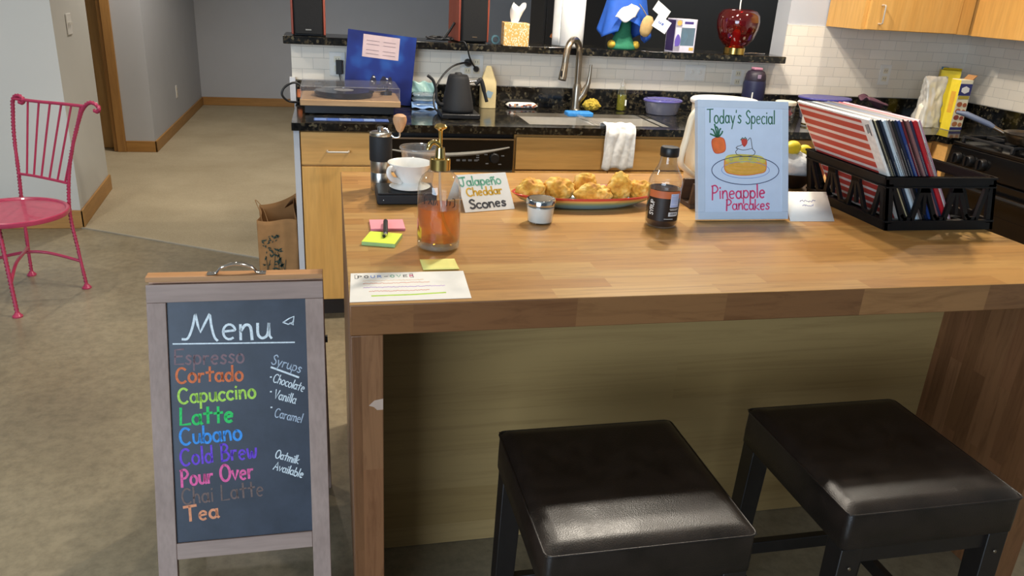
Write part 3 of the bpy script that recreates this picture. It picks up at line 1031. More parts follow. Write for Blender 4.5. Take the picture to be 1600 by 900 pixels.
pad('sticky_note_pad', 'pink sticky note pad partly under the pen', .105, .505, .084, .080, .006, 0, STICK_P, plain('pink pad edge', 'd9828f', .8))
pad('sticky_note_pad', 'yellow-green sticky note pad in front of the pink one', .086, .386, .078, .082, .009, -17, STICK_Y, plain('green pad edge', '9fbf78', .8))
tag(obj('sticky_note', B().grid(lambda u, v: (.159 + .078 * u, .176 + .074 * v, .9207 + .002 * (1 - v) ** 3), 4, 8), STICK_L, solid=.0004), 'single pale yellow sticky note in front of the amber bottle', 'sticky note')
pn = thing('ballpoint_pen', 'short black pen lying across the two sticky note pads', 'pen', (.097, .45, .93))
A_, B_ = Vector((.094, .395, .9358)), Vector((.102, .515, .9338))
obj('barrel', B().tube([A_, A_.lerp(B_, .3), A_.lerp(B_, .9), B_], [.0055, .0058, .0058, .003], 14), M['black'], pn)
obj('tip', B().tube([A_ - (B_ - A_) * .08, A_ - (B_ - A_) * .005], [.0025, .0048], 12), M['chrome'], pn)
obj('clip', B().box(.086, .093, .381, .386, .9305, .9365), M['black'], pn, bevel=.001)

# -------- amber syrup dispenser
bx, by = .211, .332
ds = thing('syrup_dispenser', 'large glass pump bottle half full of amber syrup with gold pump', 'pump bottle', (bx, by, .9222))
c0 = (bx, by, .9222)
obj('bottle', B().lathe([(.0, .0), (.043, .0), (.0485, .005), (.0495, .014), (.0495, .122), (.0490, .138), (.0462, .154), (.0400, .167), (.0310, .1755), (.0240, .180), (.0215, .183), (.0215, .187)], 40, c0), M['glass'], ds)
obj('glass_base', B().lathe([(0, .0008), (.042, .0008), (.0475, .006), (.0482, .014), (.040, .019), (0, .016)], 40, c0), M['glass_thick'], ds)
obj('syrup', B().lathe([(0, .0165), (.040, .0195), (.0482, .0215), (.0482, .098), (0, .098)], 40, c0), M['amber'], ds)
obj('dip_tube', B().tube(spline([(bx, by, .9222 + .2), (bx + .002, by, 1.05), (bx + .012, by - .004, .985), (bx + .035, by - .008, .943)], 6), .003, 8), M['clear_plastic'], ds)
obj('collar', B().lathe([(0, .183), (.0232, .183), (.0232, .207), (.0215, .209), (.012, .210), (.010, .232), (.0, .232)], 32, c0), M['gold'], ds)
obj('pump_head', B().lathe([(0, .232), (.0045, .232), (.0045, .268), (.0060, .271), (.0135, .275), (.0150, .279), (.011, .284), (0, .286)], 24, c0), M['gold'], ds)
obj('spout', B().tube(spline([(bx, by, 1.158), (bx - .012, by - .001, 1.166), (bx - .022, by - .003, 1.163), (bx - .028, by - .004, 1.150)], 6), [.006] * 12 + [.0062] * 4 + [.0048] * 3, 12), M['gold'], ds)
PB = lambda x, y, h=0: Vector((bx + (.0499 + h) * math.sin(x / .0499), by - (.0499 + h) * math.cos(x / .0499), .9222 + y))
mk = B()
for x, s in ((-.040, 'P'), (-.031, 'E'), (-.022, 'S'), (-.012, 'b')):
    pass
for x, ln in ((-.042, [(0, 0), (0, .016), (.006, .012), (0, .008)]), (-.031, [(0, .002), (.006, .014)]), (-.029, [(0, .014), (.006, .002)]), (-.020, [(0, 0), (.002, .016)]), (-.016, [(0, .001), (.005, .012), (.006, .001)]),
              (.010, [(0, 0), (.001, .014)]), (.018, [(0, .0), (.001, .008)]), (.025, [(0, .014), (.006, .013), (.007, -.004), (.001, -.006)])):
    mk.ribbon([(x + a, .112 + q) for a, q in ln], .0018, PB)
obj('marker_writing', mk, INK['black'], ds)

# -------- scale, dripper, grinder, cup
sl = thing('coffee_scale', 'flat black coffee scale under the white dripper', 'scale', (.17, .785, TOPZ))
obj('body', B().box(.092, .255, .700, .822, .9225, .949), M['black_matte'], sl, bevel=.003)
obj('platform', B().box(.094, .253, .702, .820, .9492, .954), M['black'], sl, bevel=.0015)
for x in (.105, .242):
    for y in (.715, .81):
        obj('foot', B().lathe([(0, .9203), (.006, .9203), (.006, .9224), (0, .9224)], 12, (x, y, 0)), M['black'], sl)
obj('indicator', B().box(.108, .110, .6992, .6999, .934, .936), M['white_plastic'], sl)
dx, dy, dz = .186, .762, .9545
dp = thing('pour_over_dripper', 'white ceramic pour-over dripper standing on the black scale', 'coffee dripper', (dx, dy, dz))
obj('cone', B().lathe([(.016, .011), (.030, .019), (.045, .044), (.0600, .070), (.0620, .0715), (.0610, .073), (.0575, .0715), (.041, .043), (.026, .021), (.008, .014)], 44, (dx, dy, dz)), M['ceramic'], dp, smooth=60)
obj('flange', B().lathe([(0, .0), (.040, .0), (.056, .004), (.0575, .006), (.055, .0075), (.034, .010), (.0285, .0185), (0, .018)], 44, (dx, dy, dz)), M['ceramic'], dp, smooth=60)
hh = spline([(dx - .046, dy - .030, dz + .060), (dx - .058, dy - .042, dz + .063), (dx - .062, dy - .048, dz + .050), (dx - .052, dy - .042, dz + .034), (dx - .036, dy - .026, dz + .026), (dx - .026, dy - .018, dz + .021)], 6)
obj('handle', B().tube(hh, .0062, 12, flat=1.3), M['ceramic'], dp, smooth=180)
gx, gy = .113, .878
gd = thing('hand_coffee_grinder', 'silver and black hand coffee grinder with wooden crank knob', 'coffee grinder', (gx, gy, TOPZ))
GM = Matrix.Translation((gx, gy, TOPZ)) @ Matrix.Diagonal((1, 1, 1.095, 1))
obj('lower_body', B().lathe([(0, 0), (.029, 0), (.030, .002), (.030, .048), (.0295, .049), (.030, .050), (.0305, .079), (0, .079)], 32, M4=GM), M['steel'], gd)
obj('grip_sleeve', B().lathe([(0, .0793), (.0318, .0793), (.0325, .081), (.0325, .142), (.0318, .1437), (0, .1437)], 32, M4=GM), M['black_matte'], gd)
obj('lid', B().lathe([(0, .144), (.031, .144), (.0318, .146), (.0315, .152), (.028, .154), (.0, .155)], 32, M4=GM), M['steel'], gd)
obj('hub', B().lathe([(0, .155), (.009, .155), (.009, .166), (.007, .168), (0, .168)], 20, M4=GM), M['chrome'], gd)
obj('crank_arm', B().tube(spline([(gx, gy, TOPZ + 0.177), (gx + .016, gy - .004, TOPZ + 0.178), (gx + .026, gy - .008, TOPZ + 0.164), (gx + .038, gy - .012, TOPZ + 0.155), (gx + .051, gy - .016, TOPZ + 0.158), (gx + .053, gy - .017, TOPZ + 0.174)], 6), .0028, 10), M['chrome'], gd)
obj('crank_knob', B().lathe([(0, .158), (.006, .158), (.010, .163), (.0185, .184), (.0200, .194), (.0175, .203), (.010, .208), (0, .209)], 28, (gx + .053, gy - .017, TOPZ + .014)), wood_grain('pale beech knob', 'c08f63', 'd0a27a', 'z', 3, .5), gd)
cup = thing('plastic_cup', 'clear plastic cup behind the white dripper', 'cup', (.228, .925, TOPZ))
obj('cup_wall', B().lathe([(0, .001), (.040, .001), (.042, .004), (.053, .112), (.0545, .114)], 40, (.228, .925, TOPZ)), M['clear_plastic'], cup, smooth=60)
obj('rim', B().lathe([(.0535, .113), (.0575, .112), (.0585, .115), (.0565, .118), (.0545, .117)], 40, (.228, .925, TOPZ)), M['clear_plastic'], cup, smooth=80)

# -------- tent card for the scones
tc = thing('tent_card', 'white folded card reading Jalapeño Cheddar Scones', 'sign', (.39, .66, TOPZ))
O1 = Vector((.322, .620, .9215))
U1, V1 = Vector((.145, .036, 0)), Vector((-.017, .066, .087))
N1 = U1.cross(V1).normalized()
Lw, Lh = U1.length, V1.length
CP = plane(O1, U1, V1, N1)
Wb = Vector((-.015, .060, -.087))
ftop = O1 + V1
obj('front_leaf', B().hexa([CP(0, 0, -.0008), CP(Lw, 0, -.0008), CP(Lw, 0), CP(0, 0), CP(0, Lh, -.0008), CP(Lw, Lh, -.0008), CP(Lw, Lh), CP(0, Lh)]), M['paper'], tc)
bk = lambda a, k: ftop + U1 * a + Wb * k + Vector((0, .0012, 0))
obj('rear_leaf', B().add([bk(0, 0), bk(1, 0), bk(1, .99), bk(0, .99)], [(0, 1, 2, 3)]), M['paper'], tc, solid=.0006)
for txt, a, yb, cap, w_, ink in (('Jalapeño', (.005, .128), .077, .026, .0044, 'teal'), ('Cheddar', (.018, .124), .047, .023, .0046, 'gold'), ('Scones', (.018, .126), .010, .025, .0050, 'grey')):
    obj('lettering', write(B(), txt, a[0], yb, a[1], yb + .001, cap, w_, CP, gap=.12), INK[ink], tc)

# -------- platter of scones
px_, py_ = .682, .702
pl_ = thing('serving_platter', 'long rainbow striped ceramic platter holding the scones', 'platter', (px_, py_, TOPZ))
t = NT('banded ceramic glaze')
tcn = t.n('ShaderNodeTexCoord')
spn = t.n('ShaderNodeSeparateXYZ')
t.l(tcn.outputs['Object'], spn.inputs[0])
mrn = t.n('ShaderNodeMapRange')
mrn.inputs['From Min'].default_value = 0
mrn.inputs['From Max'].default_value = .040
t.l(spn.outputs['Z'], mrn.inputs['Value'])
t.col(t.ramp(mrn.outputs[0], [(0, lin('8fb0bf')), (.40, lin('86aab0')), (.45, lin('9db08a')), (.58, lin('a6b07a')), (.62, lin('d6b56a')), (.76, lin('e0a860')), (.80, lin('cf4a3c')), (1, lin('d6503f'))]))
t.setp(.15, coat=.4)
M['banded'] = t.m
obj('dish', B().lathe([(0, .002), (.62, .0005), (.70, .004), (.90, .020), (1.0, .0375), (.985, .039), (.90, .0275), (.72, .010), (0, .008)], 56, (px_, py_, TOPZ), sx=.216, sy=.088), M['banded'], pl_, smooth=70)
t = NT('baked scone crust')
nz = t.n('ShaderNodeTexNoise')
nz.inputs['Scale'].default_value = 26
nz.inputs['Detail'].default_value = 6
t.l(t.coords(), nz.inputs['Vector'])
n2 = t.n('ShaderNodeTexNoise')
n2.inputs['Scale'].default_value = 120
n2.inputs['Detail'].default_value = 3
t.l(t.coords(), n2.inputs['Vector'])
a = t.ramp(nz.outputs['Fac'], [(.30, lin('b4762c')), (.45, lin('dda63e')), (.56, lin('eec566')), (.70, lin('f0d696'))])
g = t.ramp(n2.outputs['Fac'], [(.28, (.62, .55, .36, 1)), (.42, (1, 1, 1, 1))])
t.col(t.mix(.8, a, g, 'MULTIPLY'))
t.setp(.75)
t.bump(n2.outputs['Fac'], .6, .004)
M['scone'] = t.m
for i, (x, y, rx, ry, rz, rot, lb) in enumerate((
        (.523, .705, .040, .040, .034, 0, 'round golden scone at the left end of the platter'),
        (.606, .705, .042, .038, .035, 10, 'domed yellow scone second from the left on the platter'),
        (.690, .735, .036, .026, .040, 0, 'scone behind the split brown scone mid platter'),
        (.698, .672, .052, .030, .030, -6, 'split brown scone at the front middle of the platter'),
        (.786, .705, .036, .034, .044, 8, 'tall craggy browned scone right of the middle on the platter'),
        (.850, .708, .034, .034, .032, 0, 'pale yellow scone at the right end beside the dark syrup bottle'))):
    b = rough_blob(B(), (x, y, TOPZ + .0175 + rz * .72), rx, ry, rz, i + 1, .25, 38, 5, -.72)
    tag(obj('scone', b, M['scone'], smooth=180), lb, 'scone', 'scones on the platter')

# -------- small jar
jx, jy = .507, .532
jr = thing('small_jar', 'small glass jar of white spread with silver lid', 'jar', (jx, jy, TOPZ))
cj = (jx, jy, TOPZ)
obj('glass_body', B().lathe([(0, 0), (.030, 0), (.033, .003), (.0365, .040), (.037, .046), (.035, .049)], 36, cj), M['glass'], jr, smooth=60)
obj('spread', B().lathe([(0, .004), (.0315, .004), (.0352, .040), (.0352, .043), (0, .043)], 36, cj), plain('white creamy spread', 'e6e4de', .5), jr, smooth=60)
obj('lid_band', B().lathe([(.0, .0485), (.0372, .0485), (.0385, .050), (.0385, .062), (.0365, .0645), (.033, .0645), (.032, .0635), (0, .0635)], 40, cj), M['chrome'], jr)
obj('lid_disc', B().lathe([(0, .0637), (.0315, .0637), (.0315, .0645), (0, .0650)], 36, cj), M['nickel'], jr)

# -------- maple syrup bottle
sx_, sy_ = .834, .494
sb = thing('maple_syrup_bottle', 'glass bottle of dark syrup with black cap and printed label', 'bottle', (sx_, sy_, TOPZ))
cs = (sx_, sy_, TOPZ)
obj('bottle', B().lathe([(0, 0), (.036, 0), (.042, .004), (.0435, .012), (.0440, .105), (.0450, .112), (.0450, .122), (.0415, .132), (.034, .146), (.0265, .160), (.0225, .172), (.0215, .188)], 40, cs), M['glass'], sb, smooth=60)
obj('syrup', B().lathe([(0, .003), (.036, .004), (.0420, .012), (.0427, .103), (0, .103)], 40, cs), M['maple_syrup'], sb)
obj('cap', B().lathe([(0, .187), (.0235, .187), (.0245, .189), (.0245, .207), (.0225, .211), (0, .212)], 40, cs), M['black'], sb)
PS = lambda x, y, h=0: Vector((sx_ + (.0445 + h) * math.sin(x / .0445), sy_ - (.0445 + h) * math.cos(x / .0445), TOPZ + y))


def patch(b, x0, x1, y0, y1, P, h, n=14):
    vs, fs = [], []
    for i in range(n + 1):
        x = x0 + (x1 - x0) * i / n
        vs += [P(x, y0, h), P(x, y1, h)]
    for i in range(n):
        fs.append((2 * i, 2 * i + 2, 2 * i + 3, 2 * i + 1))
    return b.add(vs, fs)


lbl = obj('label', patch(B(), -.062, .032, .022, .086, PS, .0002), plain('black bottle label', '1a1210', .45), sb)
obj('orange_band', patch(B(), -.062, .032, .083, .102, PS, .0005), plain('orange label band', 'c2683c', .5), lbl)
obj('facts_box', patch(B(), .000, .026, .060, .096, PS, .0008), plain('pale label box', 'c9cfe6', .6), lbl)
fb = B()
for y in (.093, .0885, .085, .081, .0775, .074, .070, .065, .0625):
    patch(fb, .002, .024, y - .0006, y + .0006, PS, .0011, 5)
obj('facts_text', fb, INK['sky'], lbl)
obj('barcode_box', patch(B(), -.002, .026, .036, .047, PS, .0008), plain('barcode white', 'd8d8d8', .6), lbl)
fb = B()
rr = random.Random(4)
x = .002
while x < .022:
    w_ = rr.choice((.0006, .0010, .0015))
    patch(fb, x, x + w_, .0385, .0455, PS, .0011, 1)
    x += w_ + rr.choice((.0006, .0010))
obj('barcode', fb, INK['black'], lbl)
fb = B()
for y, x0, x1 in ((.0555, .0, .026), (.0525, .002, .024), (.0285, -.012, .012)):
    line = [(x0 + (x1 - x0) * i / 14, y + (.0005 if i % 2 else -.0005)) for i in range(15)]
    fb.ribbon(line, .0009, lambda a, q, h=0: PS(a, q, .0008 + h))
obj('fine_print', fb, M['paper'], lbl)
GL['Y'] = (.56, [[(0, 1), (.28, .5), (.56, 1)], [(.28, .5), (.28, 0)]])
PV = lambda x, y, h=0: PS(-.043 - y, .036 + x, .0008 + h)
obj('label_title', write(B(), 'SYRUP', 0, 0, .040, 0, .011, .0016, PV), M['paper'], lbl)

# -------- framed special sign
sg = thing('framed_sign', 'pale blue framed sign reading Today\'s Special Pineapple Pancakes', 'sign', (1.09, .55, TOPZ))
bl_, br_ = Vector((.953, .514, .9272)), Vector((1.229, .512, .9272))
U2 = (br_ - bl_).normalized()
V2 = Vector((-.006, .108, .318)).normalized()
V2 = (V2 - U2 * V2.dot(U2)).normalized()
N2 = U2.cross(V2).normalized()
SW, SH = .2755, .328
SPn = plane(bl_ + Vector((0, 0, .0006)), U2, V2, N2)


def slab2(b, x0, x1, y0, y1, P, h0, h1):
    return b.hexa([P(x0, y0, h0), P(x1, y0, h0), P(x1, y0, h1), P(x0, y0, h1), P(x0, y1, h0), P(x1, y1, h0), P(x1, y1, h1), P(x0, y1, h1)])


PALE = plain('pale blue painted frame', 'bfd1e6', .55, 0, .02)
PALE2 = plain('pale blue sheet', 'c6d9f2', .6, 0, .02)
fr = B()
fw = .021
slab2(fr, 0, SW, 0, fw, SPn, -.020, 0)
slab2(fr, 0, SW, SH - fw, SH, SPn, -.020, 0)
slab2(fr, 0, fw, fw, SH - fw, SPn, -.020, 0)
slab2(fr, SW - fw, SW, fw, SH - fw, SPn, -.020, 0)
obj('frame', fr, PALE, sg, bevel=.001)
obj('sheet', slab2(B(), fw - .001, SW - fw + .001, fw - .001, SH - fw + .001, SPn, -.006, -.0007), PALE2, sg)
obj('easel_back', B().hexa([SPn(.10, .01, -.024), SPn(.17, .01, -.024), SPn(.17, .01, -.0205), SPn(.10, .01, -.0205), SPn(.10, .25, -.024), SPn(.17, .25, -.024), SPn(.17, .25, -.0205), SPn(.10, .25, -.0205)]), M['black'], sg)
S3 = lambda x, y, h=0: SPn(x, y, -.0007 + h)


def fx_(p):   # fraction of the frame, y measured from the top
    return (p[0] * SW, (1 - p[1]) * SH)


def fl(pts):
    return [fx_(p) for p in pts]


def line_(name, pts, w, ink, parent=sg, h=.0006):
    return obj(name, B().ribbon(fl(pts), w, S3, h), INK[ink], parent)


def fill_(name, pts, mt, h=.0003):
    return obj(name, B().prism(fl(pts), S3, h), mt, sg)


def ell(cx, cy, rx, ry, a0=0, a1=360, n=40):
    return arc(cx, cy, rx, ry, a0, a1, n)


obj('title_lettering', write(B(), "Today's Special", .10 * SW, .808 * SH, .845 * SW, .810 * SH, .036, .0030, S3, gap=.14), INK['green'], sg)
line_('plate_outline', ell(.52, .587, .372, .119), .0020, 'navy')
line_('plate_inner_ring', ell(.52, .583, .265, .070, 0, 360), .0012, 'sky')
CAKE = plain('pancake ochre drawing', 'dcA94e', .7, 0, .1, 50)
CAKE2 = plain('pancake topping drawing', 'c9bf5c', .7, 0, .15, 50)
fill_('pancake_stack', curve2([(.288, .50), (.30, .60), (.40, .622), (.52, .628), (.64, .616), (.735, .59), (.745, .50), (.60, .47), (.40, .47), (.288, .50)], 6)[:-1], CAKE)
fill_('pineapple_topping', curve2([(.285, .50), (.32, .462), (.42, .450), (.55, .452), (.68, .462), (.745, .50), (.71, .525), (.66, .508), (.60, .53), (.54, .512), (.48, .528), (.42, .51), (.36, .525), (.285, .50)], 6)[:-1], CAKE2, .0005)
for yy in (.545, .575, .602):
    line_('pancake_edge', curve2([(.292, yy - .022), (.40, yy + .006), (.52, yy + .012), (.64, yy + .004), (.742, yy - .026)], 5), .0016, 'gold', h=.0008)
line_('pancake_outline', curve2([(.287, .50), (.295, .59), (.40, .622), (.52, .628), (.64, .616), (.74, .59), (.747, .50)], 6), .0016, 'orange', h=.0008)
PINE = plain('pineapple orange drawing', 'e0713a', .7, 0, .15, 60)
fill_('pineapple_body', curve2([(.155, .33), (.21, .310), (.28, .325), (.300, .40), (.275, .435), (.20, .446), (.165, .42), (.148, .36), (.155, .33)], 5)[:-1], PINE)
line_('pineapple_outline', curve2([(.155, .33), (.21, .310), (.28, .325), (.300, .40), (.275, .435), (.20, .446), (.165, .42), (.148, .36), (.155, .33)], 5), .0016, 'red')
for pts in ([(.21, .31), (.15, .29), (.135, .285)], [(.20, .31), (.165, .25), (.145, .245)], [(.21, .31), (.185, .22), (.18, .205)], [(.215, .31), (.215, .24), (.20, .225)], [(.22, .31), (.235, .25), (.245, .24)], [(.225, .31), (.26, .275), (.265, .262)]):
    line_('pineapple_leaf', pts, .0042, 'green')
line_('cream_outline', curve2([(.425, .455), (.410, .43), (.435, .405), (.415, .40), (.43, .385), (.47, .375), (.54, .335), (.575, .315), (.595, .40), (.625, .43), (.60, .458), (.50, .468), (.425, .455)], 6), .0016, 'grey')
line_('cream_swirl', curve2([(.435, .405), (.50, .415), (.595, .40)], 5), .0014, 'grey')
fill_('strawberry', curve2([(.47, .328), (.50, .318), (.535, .33), (.535, .36), (.505, .388), (.48, .365), (.47, .328)], 5)[:-1], INK['red'], .0007)
line_('strawberry_leaves', [(.465, .33), (.485, .312), (.50, .322), (.515, .308), (.53, .325)], .0024, 'green', h=.0009)
for cx_, cy_ in ((.36, .49), (.47, .486), (.57, .486), (.665, .488)):
    line_('pineapple_chunk', [(cx_ - .02, cy_ + .006), (cx_, cy_ - .014), (cx_ + .02, cy_ + .004), (cx_, cy_ + .012), (cx_ - .02, cy_ + .006)], .0011, 'sky', h=.0008)
obj('dish_lettering', write(B(), 'Pineapple', .155 * SW, .172 * SH, .735 * SW, .186 * SH, .036, .0042, S3, gap=.12), INK['pink'], sg)
obj('dish_lettering', write(B(), 'Pancakes', .31 * SW, .082 * SH, .785 * SW, .084 * SH, .028, .0040, S3, gap=.12), INK['pink'], sg)

# -------- small note card right of the sign
nc = thing('note_card', 'white leaning note card with faint writing beside the framed sign', 'paper', (1.31, .56, TOPZ))
O4, U4, V4 = Vector((1.236, .512, .9208)), Vector((.139, -.004, 0)), Vector((.022, .095, .062))
N4 = U4.cross(V4).normalized()
NP = plane(O4, U4, V4, N4)
V4p = V4.length
u4 = U4.length
obj('front_leaf', B().add([O4, O4 + U4, O4 + U4 + V4, O4 + V4], [(0, 1, 2, 3)]), M['paper'], nc, solid=.0006)
tp = O4 + V4
obj('rear_leaf', B().add([tp, tp + U4, tp + U4 + Vector((.004, .045, -.0615)), tp + Vector((.004, .045, -.0615))], [(0, 1, 2, 3)]), M['paper'], nc, solid=.0006)
for yy, x0, x1 in ((.078, .045, .095), (.062, .05, .085)):
    rr = random.Random(int(yy * 1e4))
    obj('handwriting', B().ribbon([(x0 + (x1 - x0) * i / 16, yy + rr.uniform(-.004, .004)) for i in range(17)], .0016, lambda a, q, h=0: NP(a, q, .0004 + h)), plain('faint blue ink', '6a74a8', .8), nc)

# -------- brown holder behind the sign
nh = thing('wooden_napkin_holder', 'dark brown wooden holder peeking out behind the framed sign', 'holder', (1.02, .69, TOPZ))
DB = wood_grain('dark walnut', '4a3526', '5a4230', 'x', 1.5, .5)
obj('base', B().hexa([(.990, .648, TOPZ), (1.12, .648, TOPZ), (1.12, .74, TOPZ), (.990, .74, TOPZ), (.993, .655, .932), (1.12, .655, .932), (1.12, .735, .932), (.993, .735, .932)]), DB, nh, bevel=.001)
for y in (.655, .722):
    obj('side_plate', B().hexa([(.991, y, .9322), (1.12, y, .9322), (1.12, y + .012, .9322), (.991, y + .012, .9322), (.998, y, .992), (1.11, y, .992), (1.11, y + .012, .992), (.998, y + .012, .992)]), DB, nh, bevel=.001)

# -------- water pitcher
pc = (1.228, .985, TOPZ)
pi_ = thing('water_pitcher', 'large cream plastic pitcher with handle behind the framed sign', 'pitcher', pc)
obj('body', B().lathe([(0, 0), (.096, 0), (.103, .006), (.105, .10), (.106, .256), (.1, .2595), (0, .2595)], 40, pc, sx=1.0, sy=.80), M['ivory_plastic'], pi_, smooth=50)
obj('lid', B().lathe([(0, .2600), (.110, .2600), (.112, .263), (.112, .270), (.105, .276), (.060, .279), (0, .280)], 40, pc, sx=1.02, sy=.84), M['white_plastic'], pi_, smooth=50)
hp = spline([(1.135, .935, TOPZ + .252), (1.105, .915, TOPZ + .248), (1.082, .905, TOPZ + .225), (1.070, .900, TOPZ + .16), (1.060, .90, TOPZ + .09), (1.085, .915, TOPZ + .06), (1.136, .938, TOPZ + .030)], 6)
obj('handle', B().tube(hp, .0115, 12, flat=.8), M['ivory_plastic'], pi_, smooth=180)

# -------- bowl with a towel and lemons
bw = (1.478, .93, TOPZ)
bo_ = tag(obj('mixing_bowl', B().lathe([(0, .001), (.045, .001), (.05, .004), (.088, .05), (.091, .054), (.086, .053), (.047, .009), (0, .007)], 40, bw), M['black'], smooth=60), 'dark bowl holding a white cloth between sign and crate', 'bowl')


def cloth(u, v):
    a = 2 * math.pi * u
    r = .002 + .082 * math.sin(v * math.pi / 2)
    z = .118 - .058 * v ** 2 + .010 * noise.noise(Vector((math.cos(a) * 2.2, math.sin(a) * 2.2, v * 3)))
    return (bw[0] - .006 + r * math.cos(a), bw[1] + r * math.sin(a) * .92, TOPZ + z)


def cloth2(u, v):
    a = 2 * math.pi * u
    if v < .6:
        return cloth(u, v / .6)
    k = (v - .6) / .4
    r = .084 - .036 * k + .004 * math.sin(5 * a)
    return (bw[0] - .006 * (1 - k) + r * math.cos(a), bw[1] + r * math.sin(a) * .92, TOPZ + .060 + .010 * noise.noise(Vector((math.cos(a) * 2.2, math.sin(a) * 2.2, 3))) * (1 - k) - .047 * k)


tag(obj('dish_cloth', B().grid(cloth2, 40, 16, True), plain('white waffle cloth', 'dedede', .9, 0, .04, 140, .5), smooth=180), 'crumpled white cloth heaped in the dark bowl', 'cloth')
for lx, ly, lz, tip, lb in ((1.462, .915, 1.052, .35, 'yellow lemon lying on the white cloth, nearer the sign'), (1.520, .935, 1.042, -.5, 'small yellow lemon lying on the white cloth, nearer the crate')):
    sc = 1.0 if tip > 0 else .72
    b = B().lathe([(0, -.036 * sc), (.005 * sc, -.034 * sc), (.013 * sc, -.027 * sc), (.022 * sc, -.012 * sc), (.024 * sc, 0), (.022 * sc, .012 * sc), (.013 * sc, .026 * sc), (.007 * sc, .032 * sc), (.004 * sc, .038 * sc), (0, .039 * sc)], 24,
                  M4=Matrix.Translation((lx, ly, lz)) @ Matrix.Rotation(tip, 4, 'Z') @ Matrix.Rotation(math.pi / 2, 4, 'Y'))
    tag(obj('lemon', b, plain('lemon peel', 'ecd22e', .5, 0, .05, 90, .2), smooth=180), lb, 'lemon')
tag(obj('coral_cup', B().lathe([(0, .0), (.020, .0), (.027, .15), (.028, .152), (.026, .151), (.019, .004), (0, .004)], 24, (1.593, .945, TOPZ)), plain('coral plastic', 'e88a70', .5), smooth=60), 'coral pink cup just behind the striped album', 'cup')

# -------- crate
CX0, CX1, CY0, CY1, CZ0, CZ1 = 1.437, 1.795, .415, .802, .9205, 1.072
cr = thing('record_crate', 'black plastic openwork crate full of records at the right of the island', 'crate', ((CX0 + CX1) / 2, (CY0 + CY1) / 2, CZ0))


def crate_wall(P, L):
    """P(a, z, h): a along the wall, z up, h inwards"""
    b = B()
    H = CZ1 - CZ0
    th = .010

    def bar(a0, z0, a1, z1, w, t0=0.0, t1=th):
        d = Vector((a1 - a0, z1 - z0)).normalized()
        n = Vector((-d.y, d.x)) * (w / 2)
        q = [(a0 + n.x, z0 + n.y), (a0 - n.x, z0 - n.y), (a1 - n.x, z1 - n.y), (a1 + n.x, z1 + n.y)]
        b.hexa([P(a, z, t0) for a, z in q] + [P(a, z, t1) for a, z in q])
    bar(0, H - .014, L, H - .014, .028, 0, th)
    bar(0, .014, L, .014, .028, 0, th)
    bar(0, H - .003, L, H - .003, .006, -.004, th + .002)
    bar(0, .026, L, .026, .005, -.003, th)
    bar(0, H - .028, L, H - .028, .004, -.003, th)
    bar(.012, .02, .012, H - .02, .024, 0, th)
    bar(L - .012, .02, L - .012, H - .02, .024, 0, th)
    n = 3
    seg = (L - .04) / n
    for i in range(n):
        a = .02 + i * seg
        bar(a + .006, H - .03, a + seg * .36, .028, .013)
        bar(a + seg - .006, H - .03, a + seg * .64, .028, .013)
        bar(a + seg * .36, .030, a + seg * .64, .030, .014)
        bar(a + seg * .30, .045, a + seg * .46, .030, .010)
    for i in range(n - 1):
        a = .02 + (i + 1) * seg
        bar(a, .045, a, H - .03, .010)
        bar(a - .018, H - .036, a + .018, H - .036, .014)
    return b


def wob(z):
    return .033 * (1 - z / (CZ1 - CZ0))


walls = [lambda a, z, h: (CX0 + a + wob(z), CY0 + h, CZ0 + z), lambda a, z, h: (CX0 + a + wob(z), CY1 - h, CZ0 + z), lambda a, z, h: (CX0 + h + wob(z), CY0 + a, CZ0 + z), lambda a, z, h: (CX1 - h + wob(z), CY0 + a, CZ0 + z)]
for i, P in enumerate(walls):
    obj('crate_wall', crate_wall(P, (CX1 - CX0) if i < 2 else (CY1 - CY0)), M['crate'], cr)
fb = B()
for i in range(8):
    fb.box(CX0 + .045, CX1 + .02, CY0 + .012 + i * .0475, CY0 + .035 + i * .0475, CZ0, CZ0 + .006)
    fb.box(CX0 + .046 + i * .043, CX0 + .058 + i * .043, CY0 + .011, CY1 - .011, CZ0 + .0005, CZ0 + .005)
obj('crate_floor', fb, M['crate'], cr)

# -------- records leaning to the left in the crate
LEAN = math.radians(-33.0)
RS = .345
recs = [  # spine colour, thickness, description
    ('f2efe8', .0075, 'red and white striped album cover facing out, leftmost in the crate'),
    ('20201f', .0060, 'black record sleeve right behind the striped album'),
    ('c9b98e', .0050, 'cream spined record sleeve, third from the left in the crate'),
    ('17181b', .0065, 'black record sleeve, fourth from the left in the crate'),
    ('1f2a3c', .0060, 'dark navy record sleeve, fifth from the left in the crate'),
    ('c7d6df', .0075, 'pale blue-white record sleeve, sixth from the left in the crate'),
    ('a9a9a6', .0060, 'light grey record sleeve next to the pale blue-white one'),
    ('5b4f4b', .0070, 'brown-grey record sleeve, eighth from the left in the crate'),
    ('191a1d', .0060, 'black record sleeve right of the brown-grey one'),
    ('16203a', .0070, 'deep navy record sleeve, tenth from the left in the crate'),
    ('27407c', .0075, 'blue record sleeve in the middle right of the crate'),
    ('6e1622', .0060, 'dark red record sleeve right of the blue one'),
    ('151517', .0065, 'black record sleeve between dark red and rosy brown ones'),
    ('8d5f5c', .0075, 'rosy brown record sleeve near the right of the row'),
    ('2b2f4a', .0075, 'slate blue record sleeve left of the bright red ones'),
    ('c0202c', .0080, 'bright red record sleeve second from the right end of the row'),
    ('b8242c', .0065, 'bright red record sleeve with pink top edge near the right end'),
    ('e3dcd8', .0050, 'white record sleeve at the right end of the row'),
    ('c79aa8', .0070, 'mauve pink record sleeve, rearmost and set back at the right'),
]
SPI = plain('muted spine lettering', '9a9690', .6)
